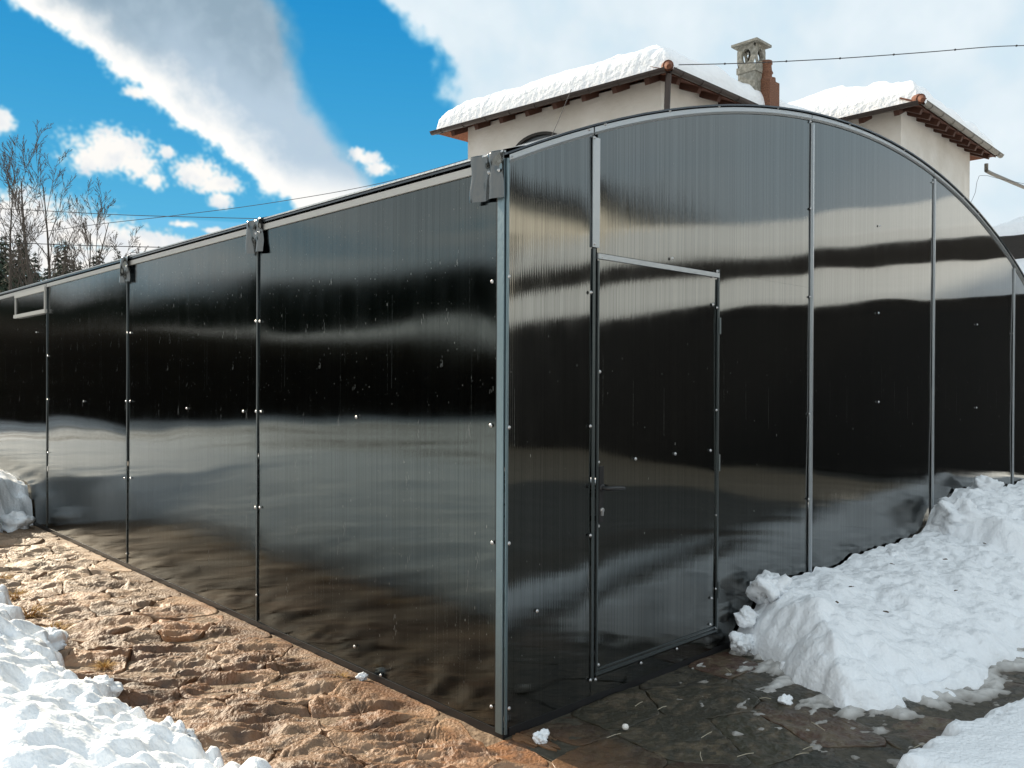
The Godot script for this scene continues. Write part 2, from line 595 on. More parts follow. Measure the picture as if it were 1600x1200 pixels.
# how far a sheet stands out of its plane: it waves between its screws
func swell(a: float, y: float, lo: float, hi: float, sd: float) -> float:
	var h := 0.0036 * na.get_noise_3d(a * 0.40 + sd, y * 1.0, sd * 3.1) + 0.0007 * na.get_noise_3d(a * 0.9, y * 2.4, sd)
	var e := minf(a - lo, hi - a)
	h -= 0.0020 * exp(-e / 0.05)
	return h

func front_sheet(x0: float, x1: float, y0: float, sd: float, door_gap := false) -> ArrayMesh:
	var nu := maxi(6, int((x1 - x0) / 0.03))
	var at := func(u: float, v: float) -> Vector3:
		var x := lerpf(x0, x1, u)
		var y := lerpf(y0, arc(x) - 0.012, v)
		return Vector3(x, y, swell(x, y, x0, x1, sd))
	return sheet(nu, 80, at, false, func(p: Vector3) -> Vector2: return Vector2(p.x, p.y))

func flat_sheet(x0: float, x1: float, y0: float, y1: float, sd: float, proud: float) -> ArrayMesh:
	var at := func(u: float, v: float) -> Vector3:
		var x := lerpf(x0, x1, u)
		var y := lerpf(y0, y1, v)
		return Vector3(x, y, proud + swell(x, y, x0, x1, sd))
	return sheet(maxi(6, int((x1 - x0) / 0.03)), maxi(6, int((y1 - y0) / 0.03)), at, false, func(p: Vector3) -> Vector2: return Vector2(p.x, p.y))

const SCREWS_FRONT := [[0.010, 1.931], [0.014, 1.300], [0.017, 0.814], [0.021, 0.120], [0.187, 0.498], [0.026, 2.428], [0.512, 2.650], [0.626, 2.698], [0.549, 2.620], [0.552, 2.130], [0.532, 1.904], [0.532, 1.287], [0.536, 0.782], [1.165, 2.125], [1.581, 2.098], [1.583, 1.899], [1.582, 1.338], [1.588, 0.762], [1.586, 0.358], [1.588, 0.143], [1.223, 0.107], [0.921, 0.103], [0.541, 0.111], [0.577, 0.105], [1.136, 2.875], [1.590, 3.002], [2.230, 3.137], [2.650, 2.595], [3.199, 3.244], [3.644, 3.265], [4.128, 3.248], [4.735, 2.653], [5.421, 3.089], [5.799, 3.004], [6.282, 2.856], [3.698, 2.622], [3.686, 1.993], [3.697, 1.352], [5.787, 2.013], [5.786, 1.269], [4.747, 1.983], [4.747, 1.279], [6.826, 1.976], [6.843, 1.292], [6.857, 0.706], [2.648, 2.034], [2.650, 1.290], [2.648, 0.749], [2.642, 3.145], [4.712, 3.104]]
const SCREWS_DOOR := [[0.601, 2.073], [0.591, 1.539], [0.585, 1.118], [0.587, 0.820], [0.592, 0.171], [1.534, 2.066], [1.536, 1.913], [0.864, 1.116], [1.194, 1.122], [1.519, 1.121], [1.539, 0.314], [1.528, 0.173]]
const SCREWS_SIDE := [[-0.079, 1.916], [-0.083, 1.305], [-0.072, 0.808], [-0.072, 0.112], [-1.107, 1.304], [-1.117, 0.124], [-0.883, 0.036], [-3.218, 1.291], [-2.368, 1.295], [-2.200, 1.300], [-2.134, 1.302], [-2.203, 1.848], [-2.154, 1.845], [-4.368, 1.859], [-4.298, 1.856], [-4.393, 1.315], [-4.309, 1.317], [-5.433, 1.292], [-6.540, 1.287], [-6.922, 1.960], [-6.521, 1.713], [-2.204, 0.716], [-2.147, 0.723], [-4.418, 0.701], [-4.291, 0.712], [-6.516, 0.767], [-2.185, 0.186], [-4.372, 0.104]]

func screw_mesh() -> ArrayMesh:
	var g := G.new()
	g.lathe(Vector3.ZERO, Basis(Vector3.RIGHT, Vector3.BACK, Vector3.DOWN), [Vector2(0.0085, 0.0), Vector2(0.0085, 0.0015), Vector2(0.0055, 0.002), Vector2(0.0055, 0.0055), Vector2(0.0035, 0.007), Vector2(0.0002, 0.0072)], 8)
	return g.mesh()

func greenhouse() -> void:
	var t := thing("greenhouse", "long greenhouse of dark glossy twin-wall sheets with an arched front and a door", "greenhouse")
	var seam := 0.012
	# the long wall: six sheets
	for k in 6:
		var z1 := -k * SHEET - (0.03 if k == 0 else seam)
		var z0 := -(k + 1) * SHEET + seam
		var sd := 20.0 + k * 7.3
		var at := func(u: float, v: float) -> Vector3:
			var z := lerpf(z0, z1, u)
			var y := lerpf(0.018, WALL - 0.02, v)
			return Vector3(-swell(z, y, z0, z1, sd), y, z)
		part("wall_sheet", sheet(72, 90, at, false, func(p: Vector3) -> Vector2: return Vector2(p.z, p.y)), M.poly_side, t)
		if k > 0:
			var b := G.new()
			b.box(Vector3(-0.0035, 1.21, -k * SHEET), Vector3(0.007, 2.36, 0.011))
			part("seam_bar", b, M.zinc_dark, t)
	# the far long wall and the back
	var g := G.new()
	g.quad(Vector3(W, 0, 0), Vector3(W, 0, -LEN), Vector3(W, WALL, -LEN), Vector3(W, WALL, 0))
	part("wall_sheet", g, M.roof_sheet, t)
	var back := func(u: float, v: float) -> Vector3:
		var x := W * (1.0 - u)
		return Vector3(x, arc(x) * v, -LEN)
	part("back_sheet", sheet(24, 2, back), M.roof_sheet, t)
	# the curved roof with its thickness
	var over := 0.022
	for k in 6:
		var za := -k * SHEET + (over if k == 0 else 0.0)
		var zb := -(k + 1) * SHEET
		g = G.new()
		var n := 40
		for i in n:
			var x0 := -0.016 + (W + 0.032) * i / n
			var x1 := -0.016 + (W + 0.032) * (i + 1) / n
			var a := Vector3(x0, arc(x0) + 0.002, za)
			var b := Vector3(x1, arc(x1) + 0.002, za)
			var up := Vector3(0, 0.009, 0)
			var dz := Vector3(0, 0, zb - za)
			g.quad(a + up, b + up, b + up + dz, a + up + dz)
			g.quad(b, a, a + dz, b + dz)
			if k == 0:
				g.quad(a, b, b + up, a + up)
			if i == 0:
				g.quad(a + dz, a, a + up, a + up + dz)
		part("roof_sheet", g, M.roof_sheet, t)
	# pale metal strip along the eave, and the clips' shadow gap above
	for k in 6:
		g = G.new()
		g.box(Vector3(-0.005, WALL - 0.033, -(k + 0.5) * SHEET), Vector3(0.010, 0.034, SHEET - 0.02))
		part("eave_strip", g, M.strip, t)
	g = G.new()
	g.box(Vector3(-0.012, WALL + 0.002 + 0.011, -LEN * 0.5), Vector3(0.018, 0.008, LEN))
	part("roof_edge_rail", g, M.zinc, t)
	# base rail on the stone
	g = G.new()
	g.box(Vector3(0.013, 0.004, -LEN * 0.5), Vector3(0.032, 0.040, LEN - 0.01))
	part("base_rail", g, M.black, t)
	g = G.new()
	g.box(Vector3(W * 0.5, 0.010, -0.014), Vector3(W - 0.06, 0.046, 0.03))
	part("base_rail", g, M.black, t)
	# corner post: an L of galvanised sheet
	g = G.new()
	g.box(Vector3(-0.007, WALL * 0.5, -0.022), Vector3(0.008, WALL - 0.03, 0.040))
	part("corner_post", g, M.post, t)
	g = G.new()
	g.box(Vector3(0.003, WALL * 0.5, 0.006), Vector3(0.012, WALL - 0.03, 0.007))
	part("corner_post", g, M.post, t)
	g = G.new()
	g.box(Vector3(-0.004, WALL * 0.5 - 0.012, -0.047), Vector3(0.006, WALL - 0.06, 0.008))
	part("corner_gasket", g, M.black, t)
	# front sheets
	part("front_sheet", front_sheet(0.012, 0.548, 0.03, 1.0), M.poly_front, t)
	part("front_sheet", flat_sheet(1.600, 2.664, 0.03, 2.094, 3.0, 0.0), M.poly_front, t)
	var lintel := func(u: float, v: float) -> Vector3:
		var x := lerpf(0.585, 2.664, u)
		var y := lerpf(2.0945, arc(x) - 0.012, v)
		return Vector3(x, y, swell(x, y, 0.585, 2.664, 3.0))
	part("front_sheet", sheet(70, 36, lintel, false, func(p: Vector3) -> Vector2: return Vector2(p.x, p.y)), M.poly_front, t)
	part("front_sheet", flat_sheet(0.552, 1.598, 0.03, 0.112, 4.0, 0.0), M.poly_front, t)
	part("front_sheet", front_sheet(2.688, 4.745, 0.03, 8.0), M.poly_front, t)
	part("front_sheet", front_sheet(4.769, 6.853, 0.03, 9.0), M.poly_front, t)
	part("front_sheet", front_sheet(6.877, W - 0.006, 0.03, 10.0), M.poly_front, t)
	# bars over the seams of the front
	for s in [[2.676, 0.042, M.zinc], [4.757, 0.042, M.zinc], [6.865, 0.040, M.zinc]]:
		g = G.new()
		var top := arc(s[0]) - 0.052
		g.box(Vector3(s[0], top * 0.5 + 0.02, 0.006), Vector3(s[1], top - 0.05, 0.006))
		g.box(Vector3(s[0], top * 0.5 + 0.02, 0.0115), Vector3(s[1] * 0.35, top - 0.05, 0.005))
		part("front_bar", g, s[2], t)
	g = G.new()
	g.box(Vector3(0.5655, (2.115 + arc(0.565) - 0.055) * 0.5, 0.006), Vector3(0.05, arc(0.565) - 0.055 - 2.115, 0.007))
	part("front_bar", g, M.zinc, t)
	g = G.new()
	g.box(Vector3(0.557, 1.11, 0.004), Vector3(0.018, 2.0, 0.006))
	part("door_jamb", g, M.zinc_dark, t)
	g = G.new()
	g.box(Vector3(1.603, 1.11, 0.004), Vector3(0.014, 2.0, 0.006))
	part("door_jamb", g, M.zinc_dark, t)
	# galvanised rim under the arch, in the lengths it was cut
	var cuts := [0.005, 0.548, 2.66, 4.745, 6.85, W - 0.005]
	for k in 5:
		g = G.new()
		var n := maxi(3, int((cuts[k + 1] - cuts[k]) / 0.09))
		for i in n:
			var x0: float = lerpf(cuts[k] + 0.004, cuts[k + 1] - 0.004, float(i) / n)
			var x1: float = lerpf(cuts[k] + 0.004, cuts[k + 1] - 0.004, float(i + 1) / n)
			var d := Vector3(0, 0.036, 0)
			var a := Vector3(x0, arc(x0) - 0.040, 0.009)
			var b := Vector3(x1, arc(x1) - 0.040, 0.009)
			g.quad(a, b, b + d, a + d)
			g.quad(a + d, b + d, b + d - Vector3(0, 0, 0.012), a + d - Vector3(0, 0, 0.012))
			g.quad(a - Vector3(0, 0, 0.012), b - Vector3(0, 0, 0.012), b, a)
			var lip := Vector3(0, 0.012, 0.006)
			g.quad(a, b, b + lip, a + lip)
		part("arch_rim", g, M.zinc, t)
	# door
	var door := Node3D.new()
	door.name = "door"
	t.add_child(door, true)
	part("door_sheet", flat_sheet(0.578, 1.586, 0.135, 2.078, 5.0, 0.006), M.poly_front, door)
	g = G.new()
	g.bar(Vector3(0.572, 2.076, 0.012), Vector3(1.592, 2.076, 0.012), 0.010, 0.024)
	part("door_frame", g, M.zinc, door)
	g = G.new()
	g.bar(Vector3(0.572, 0.130, 0.010), Vector3(1.592, 0.130, 0.010), 0.010, 0.012)
	g.bar(Vector3(0.572, 0.152, 0.010), Vector3(1.592, 0.152, 0.010), 0.006, 0.006)
	part("door_frame", g, M.zinc_dark, door)
	for x in [0.578, 1.588]:
		g = G.new()
		g.box(Vector3(x, 1.10, 0.0115), Vector3(0.009, 1.91, 0.010))
		part("door_frame", g, M.zinc_dark, door)
	g = G.new()
	g.box(Vector3(0.597, 0.968, 0.017), Vector3(0.030, 0.262, 0.010))
	part("lock_plate", g, M.black, door)
	g = G.new()
	g.tube([Vector3(0.599, 0.998, 0.02), Vector3(0.599, 0.998, 0.055), Vector3(0.612, 0.997, 0.064), Vector3(0.66, 0.995, 0.066), Vector3(0.715, 0.99, 0.062)], [0.010, 0.010, 0.0105, 0.010, 0.008], 8)
	g.lathe(Vector3(0.599, 0.998, 0.022), Basis(Vector3.RIGHT, Vector3.BACK, Vector3.DOWN), [Vector2(0.017, 0), Vector2(0.017, 0.006), Vector2(0.012, 0.008), Vector2(0.001, 0.008)], 10)
	part("door_handle", g, M.black, door)
	g = G.new()
	g.lathe(Vector3(0.599, 0.895, 0.022), Basis(Vector3.RIGHT, Vector3.BACK, Vector3.DOWN), [Vector2(0.011, 0), Vector2(0.011, 0.007), Vector2(0.009, 0.009), Vector2(0.001, 0.009)], 10)
	g.box(Vector3(0.599, 0.879, 0.024), Vector3(0.012, 0.020, 0.010))
	part("lock_cylinder", g, M.screw, door)
	for y in [0.35, 1.05, 1.80]:
		g = G.new()
		g.box(Vector3(1.597, y, 0.014), Vector3(0.022, 0.085, 0.006))
		g.tube([Vector3(1.597, y - 0.045, 0.019), Vector3(1.597, y + 0.045, 0.019)], 0.006, 8)
		part("hinge", g, M.zinc_dark, door)
	# screws
	var sm := screw_mesh()
	for s in SCREWS_FRONT:
		var o := part("screw", sm, M.screw, t)
		o.position = Vector3(s[0], s[1], 0.008)
	for s in SCREWS_DOOR:
		var o := part("screw", sm, M.screw, door)
		o.position = Vector3(s[0], s[1], 0.012)
	for s in SCREWS_SIDE:
		var o := part("screw", sm, M.screw, t)
		o.position = Vector3(-0.006, s[1], s[0])
		o.rotation.y = -PI / 2
	# crumpled metal straps that come over the eave at the sheets' joints
	for k in 3:
		var zc := -0.095 if k == 0 else -SHEET * k
		var wide := 0.205
		var long := 0.20
		var sd := k * 5.7
		var at := func(u: float, v: float) -> Vector3:
			var z := zc + (u - 0.5) * wide * (1.0 - 0.10 * exp(-pow((v - 0.42) / 0.22, 2.0)))
			var folds := 0.011 * sin(u * 10.5 + sd + 0.8 * sin(v * 3.0 + sd)) * (0.45 + 0.55 * v) + 0.007 * na.get_noise_3d(u * 2.0, v * 1.6, sd)
			var pin := exp(-(pow((u - 0.55) / 0.13, 2.0) + pow((v - 0.42) / 0.14, 2.0))) + exp(-(pow((u - 0.85) / 0.1, 2.0) + pow((v - 0.40) / 0.12, 2.0)))
			var outw := maxf(0.006, 0.024 + folds - 0.012 * pin)
			if v < 0.12:                      # the bend over the roof's edge
				var q := (0.12 - v) / 0.12
				return Vector3(lerpf(-outw, 0.20, q), WALL + 0.020 + 0.07 * q, z)
			var dn := (v - 0.12) / 0.88
			return Vector3(-outw - 0.004, WALL + 0.020 - dn * long, z)
		part("strap", sheet(36, 40, at, true), M.foil, t)
		for q in [0.53, 0.84]:
			var o := part("screw", sm, M.screw, t)
			o.position = at.call(q, 0.48) + Vector3(-0.001, 0, 0)
			o.rotation.y = -PI / 2
	# small hinged vent under the eave
	var vent := Node3D.new()
	vent.name = "vent_window"
	t.add_child(vent, true)
	g = G.new()
	g.box(Vector3(-0.016, 2.375, -7.13), Vector3(0.02, 0.045, 1.12)); part("vent_frame", g, M.strip, vent)
	g = G.new()
	g.box(Vector3(-0.018, 2.155, -7.13), Vector3(0.024, 0.035, 1.16)); part("vent_frame", g, M.strip, vent)
	for z in [-7.68, -6.59]:
		g = G.new()
		g.box(Vector3(-0.014, 2.265, z), Vector3(0.016, 0.18, 0.022)); part("vent_frame", g, M.strip, vent)
	g = G.new()
	g.box(Vector3(-0.010, 2.265, -7.135), Vector3(0.006, 0.18, 1.06)); part("vent_pane", g, M.poly_side, vent)

# ------------------------------------------------------------------ paving of rough stone slabs
func layered(x: float, z: float) -> float:       # cleaved layers running across the path
	var a := x * 0.8 + z * 0.6
	var b := -x * 0.6 + z * 0.8
	var v := nf.get_noise_2d(a * 1.5 + 3.0, b * 4.6) * 3.0 + 0.9 * nf.get_noise_2d(a * 5.0, b * 15.0)
	var k := floorf(v * 2.2)
	var f := v * 2.2 - k
	return (k + smoothstep(0.0, 0.08, f)) / 2.2 + 0.5

func slab_shape(site: Vector2, planes: Array, wet_shade_side: bool, near: bool) -> Array:
	var ns := 72 if near else 44
	var nr := 20 if near else 11
	var reach := []
	for s in ns:
		var a := TAU * s / ns
		var d := Vector2(cos(a), sin(a))
		var r := 0.9
		for p in planes:
			var q: float = d.dot(p[0])
			if q > 1e-4:
				r = minf(r, p[1] / q)
		reach.append(maxf(r, 0.03))
	for pass_ in 2:
		var sm := reach.duplicate()
		for s in ns:
			sm[s] = minf(reach[s], (reach[(s + 1) % ns] + reach[(s + ns - 1) % ns] + reach[s] * 2.0) / 4.0)
		reach = sm
	var calm := 0.3 if wet_shade_side else 0.45
	var lift := rng.randf_range(-0.006, 0.008) * calm
	var tilt := Vector2(rng.randf_range(-0.03, 0.03), rng.randf_range(-0.03, 0.03)) * calm
	var hue := rng.randf()
	var tone := rng.randf_range(0.66, 1.25)
	var g := G.new()
	for k in nr + 1:
		var f := 1.0 - pow(1.0 - float(k) / (nr - 1), 1.25) if k < nr else 1.0
		for s in ns:
			var a := TAU * s / ns
			var d := Vector2(cos(a), sin(a))
			var jag := 1.0 + 0.05 * nf.get_noise_2d(site.x * 9.0 + d.x * 3.0, site.y * 9.0 + d.y * 3.0)
			var q: Vector2 = site + d * (reach[s] * f * jag * (1.0 if k < nr else 1.01))
			var inner: float = (1.0 - f) * reach[s]
			var lay := layered(q.x + hue * 0.25, q.y) if not wet_shade_side else layered(q.x * 0.5, q.y * 0.5) * 0.3
			if not wet_shade_side:
				lay = lerpf(0.0, lay, smoothstep(0.0, 0.22, -q.x))
			var y := lift * smoothstep(0.0, 0.2, absf(q.x)) + tilt.dot(q - site) * smoothstep(0.0, 0.3, absf(q.x)) + 0.017 * lay + 0.004 * nf.get_noise_2d(q.x * 7.0, q.y * 7.0) - (0.002 if wet_shade_side else 0.004) * exp(-inner / 0.005) - 0.004
			if k == nr:
				y = -0.05
			g.P.append(Vector3(q.x, y, q.y))
			g.U.append(q)
			g.C.append(slab_tint(q, hue, tone, wet_shade_side))
	g.N.resize(g.P.size())
	for k in nr:
		for s in ns:
			var a := k * ns + s
			var b := k * ns + (s + 1) % ns
			for tri in [[a, b + ns, b], [a, a + ns, b + ns]]:
				var n := (g.P[tri[2]] - g.P[tri[0]]).cross(g.P[tri[1]] - g.P[tri[0]])
				for v in tri:
					g.N[v] += n
				g.I.append_array(PackedInt32Array([tri[0], tri[1], tri[2]]))
	for i in g.N.size():
		g.N[i] = g.N[i].normalized() if g.N[i].length() > 1e-12 else Vector3.UP
	return [g]

func slab_tint(q: Vector2, hue: float, tone: float, wet_shade_side: bool) -> Color:
	var n := nf.get_noise_2d(q.x * 2.3 + 40.0, q.y * 2.3)
	var m := nf.get_noise_2d(q.x * 9.0, q.y * 14.0 + 20.0)
	var c: Color
	if wet_shade_side:
		c = Color(0.034, 0.030, 0.019).lerp(Color(0.062, 0.034, 0.021), smoothstep(0.6, 0.95, hue + n * 0.5))  # wet stone with shade put into its colour
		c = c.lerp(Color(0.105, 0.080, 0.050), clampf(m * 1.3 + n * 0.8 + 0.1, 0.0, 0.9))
		var dry := smoothstep(0.40, -0.05, q.x + n * 0.3)  # blend to the sunlit tone follows the greenhouse's shadow edge
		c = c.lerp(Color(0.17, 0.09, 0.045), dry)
	else:
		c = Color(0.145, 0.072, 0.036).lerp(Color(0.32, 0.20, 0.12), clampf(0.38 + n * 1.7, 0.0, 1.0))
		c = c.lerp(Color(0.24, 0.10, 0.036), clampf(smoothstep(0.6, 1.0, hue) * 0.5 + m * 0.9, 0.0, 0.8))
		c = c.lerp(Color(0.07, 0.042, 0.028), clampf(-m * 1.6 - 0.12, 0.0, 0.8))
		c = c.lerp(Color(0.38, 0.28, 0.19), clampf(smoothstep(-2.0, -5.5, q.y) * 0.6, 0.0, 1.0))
	c = c * tone
	c.a = 1.0
	return c

func paving() -> void:
	var sites := []
	for j in 26:
		for i in 4:
			sites.append(Vector2(-1.42 + 0.42 * i + 0.21 * (j % 2), -8.6 + 0.36 * j) + Vector2(rng.randf_range(-0.13, 0.13), rng.randf_range(-0.11, 0.11)))
	for j in 6:
		for i in 9:
			sites.append(Vector2(0.24 + 0.44 * i + 0.2 * (j % 2), 0.02 + 0.40 * j) + Vector2(rng.randf_range(-0.15, 0.15), rng.randf_range(-0.13, 0.13)))
	var side := thing("stone_path", "sunlit path of rough orange-brown stone slabs along the dark long wall", "path")
	side.set_meta("kind", "structure")
	var front := thing("front_paving", "wet dark stone paving in the shade before the greenhouse door", "paving")
	front.set_meta("kind", "structure")
	for n in sites.size():
		var s: Vector2 = sites[n]
		if s.x > -0.02 and s.y < 0.0:
			s.y = 0.04
			sites[n] = s
	for n in sites.size():
		var s: Vector2 = sites[n]
		var planes := []
		for k in sites.size():
			if k != n and s.distance_to(sites[k]) < 1.3:
				var d: Vector2 = sites[k] - s
				planes.append([d.normalized(), d.length() * 0.5 - 0.001])
		planes.append([Vector2(-1, 0), s.x + 1.75])
		planes.append([Vector2(0, -1), s.y + 8.9])
		if s.x <= -0.02 and s.y < 0.0:
			planes.append([Vector2(1, 0), maxf(-0.006 - s.x, 0.02)])     # stop at the long wall
		elif s.x > 0.0:
			planes.append([Vector2(0, -1), maxf(s.y - 0.004, 0.02)])     # stop at the front
		var wet := s.x > 0.05  # wet and shaded slabs, split at the greenhouse's shadow line
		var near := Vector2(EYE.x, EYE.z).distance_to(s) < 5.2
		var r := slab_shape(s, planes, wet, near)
		part("paving_stone", r[0], M.stone_wet_shade if wet else M.stone, front if wet else side)
	var g := func(u: float, v: float) -> Vector3:
		var p := Vector2(lerpf(-1.75, 0.0, u), lerpf(-8.9, 2.4, v))
		return Vector3(p.x, -0.010 + 0.006 * nf.get_noise_2d(p.x * 6.0, p.y * 6.0), p.y)
	part("mortar_bed", sheet(40, 200, g, true), M.mortar, side)
	g = func(u: float, v: float) -> Vector3:
		var p := Vector2(lerpf(0.0, 4.4, u), lerpf(0.0, 2.6, v))
		return Vector3(p.x, -0.005 + 0.007 * nf.get_noise_2d(p.x * 6.0, p.y * 6.0), p.y)
	part("mortar_bed", sheet(80, 50, g, true), M.mortar_wet_shade, front)

# ------------------------------------------------------------------ house behind
const EAVE := 7.08
const PITCH := 0.45
const QA := Vector2(9.99, -6.39)
const QE := Vector2(9.43, -12.39)
const QF := Vector2(20.53, -12.39)
const QR := Vector2(20.53, -6.39)
const WB := Vector2(15.02, -3.92)
const WD := Vector2(20.53, -4.12)

func quad_in(p: Vector2, q: Array) -> float:       # distance inwards from the nearest side of a quad given clockwise seen from above
	var best := 1e9
	for k in 4:
		var a: Vector2 = q[k]
		var b: Vector2 = q[(k + 1) % 4]
		var d := (b - a).normalized()
		best = minf(best, absf(d.cross(p - a)))
	return best

func roof_sheet(q: Array, lift: float, thick: float, ripple: bool, nu: int, nv: int) -> ArrayMesh:
	var at := func(u: float, v: float) -> Vector3:
		# points bunch towards the eaves, where the snow rounds over
		var uu := 0.5 - 0.5 * signf(0.5 - u) * pow(absf(1.0 - 2.0 * u), 0.6)
		var vv := 0.5 - 0.5 * signf(0.5 - v) * pow(absf(1.0 - 2.0 * v), 0.6)
		var p: Vector2 = (q[0] as Vector2).lerp(q[1], uu).lerp((q[3] as Vector2).lerp(q[2], uu), vv)
		var d := quad_in(p, q)
		var y := EAVE + lift + PITCH * d
		if thick > 0.0:
			y += thick * sqrt(clampf(1.0 - pow(1.0 - clampf(d / 0.26, 0.0, 1.0), 2.0), 0.0, 1.0)) * (1.0 + 0.16 * na.get_noise_2d(p.x * 0.9, p.y * 0.9))
			y += 0.045 * nf.get_noise_2d(p.x * 1.6, p.y * 1.6)
			if ripple and d > 0.02:
				y += 0.010 * sin(p.y * TAU / 0.24 + 1.3 * na.get_noise_2d(p.x, p.y * 1.4)) * exp(-absf(d - 0.2) / 1.0)
				y += 0.009 * sin(d * TAU / 0.36)
		return Vector3(p.x, y, p.y)
	return sheet(nu, nv, at, false)

func eave_side(house: Node3D, a: Vector2, b: Vector2, inward: Vector2, rafters: int, gut: Material, skip_from := 0.0, skip_to := 1.0) -> void:
	var a3 := Vector3(a.x, EAVE, a.y)
	var b3 := Vector3(b.x, EAVE, b.y)
	var inn := Vector3(inward.x, PITCH, inward.y)
	var dir := (b3 - a3).normalized()
	# soffit boards, seen from below, one by one
	for k in 4:
		var o0 := inn * (0.04 + 0.17 * k) - Vector3(0, 0.075, 0)
		var o1 := inn * (0.04 + 0.17 * (k + 1) - 0.012) - Vector3(0, 0.075, 0)
		var g := G.new()
		var t := Vector3(0, 0.022, 0)
		var trim := 0.55 if k > 2 else 0.0
		var aa := a3 + dir * (0.04 + 0.17 * k)
		var bb := b3 - dir * (0.04 + 0.17 * k + trim * 0.0)
		g.quad(aa + o0, aa + o1, bb + o1, bb + o0)
		g.quad(aa + o0 + t, bb + o0 + t, bb + o1 + t, aa + o1 + t)
		g.quad(aa + o0, bb + o0, bb + o0 + t, aa + o0 + t)
		part("soffit_board", g, M.board, house)
	# rafter tails
	for k in rafters:
		var f := (k + 0.7) / (rafters + 0.4)
		if f < skip_from or f > skip_to:
			continue
		var p := a3.lerp(b3, f) - Vector3(0, 0.135, 0)
		var g := G.new()
		g.bar(p + inn * 0.10, p + inn * 0.75, 0.10, 0.12)
		part("rafter", g, M.wood, house)
	# edge of the clay tiles under the snow
	var n := int((b - a).length() / 0.24)
	for k in n:
		var p := a3.lerp(b3, (k + 0.5) / n)
		var g := G.new()
		var ring := []
		for s in 5:
			ring.append(Vector2(cos(PI * s / 4.0) * 0.095, sin(PI * s / 4.0) * 0.06))
		for s in 4:
			var w0: Vector3 = dir * ring[s].x + Vector3(0, ring[s].y - 0.035, 0)
			var w1: Vector3 = dir * ring[s + 1].x + Vector3(0, ring[s + 1].y - 0.035, 0)
			g.quad(p + w0 - inn * 0.03, p + w1 - inn * 0.03, p + w1 + inn * 0.42, p + w0 + inn * 0.42)
			g.quad(p + w1 * 0.8 - inn * 0.03, p + w0 * 0.8 - inn * 0.03, p + w0 * 0.8 + inn * 0.42, p + w1 * 0.8 + inn * 0.42)
		part("roof_tile", g, M.tile, house)
	# half-round gutter with brackets
	var g := G.new()
	var c := -Vector3(inward.x, 0, inward.y) * 0.06 + Vector3(0, -0.015, 0)
	var across := Vector3(inward.x, 0, inward.y)
	for s in 7:
		var t0 := PI + PI * s / 7.0
		var t1 := PI + PI * (s + 1) / 7.0
		var w0 := across * cos(t0) * 0.068 + Vector3(0, sin(t0) * 0.068, 0)
		var w1 := across * cos(t1) * 0.068 + Vector3(0, sin(t1) * 0.068, 0)
		g.quad(a3 + c + w0, b3 + c + w0, b3 + c + w1, a3 + c + w1)
	g.tube([a3 + c - across * 0.07, b3 + c - across * 0.07], 0.010, 6)
	part("gutter", g, gut, house)
	var m := int((b - a).length() / 0.62)
	for k in m:
		g = G.new()
		var p := a3.lerp(b3, (k + 0.5) / m) + c
		var pts := []
		for s in 7:
			var t0 := PI + PI * s / 6.0
			pts.append(p + across * cos(t0) * 0.074 + Vector3(0, sin(t0) * 0.074, 0))
		g.tube(pts, 0.009, 5)
		part("gutter_bracket", g, gut, house)

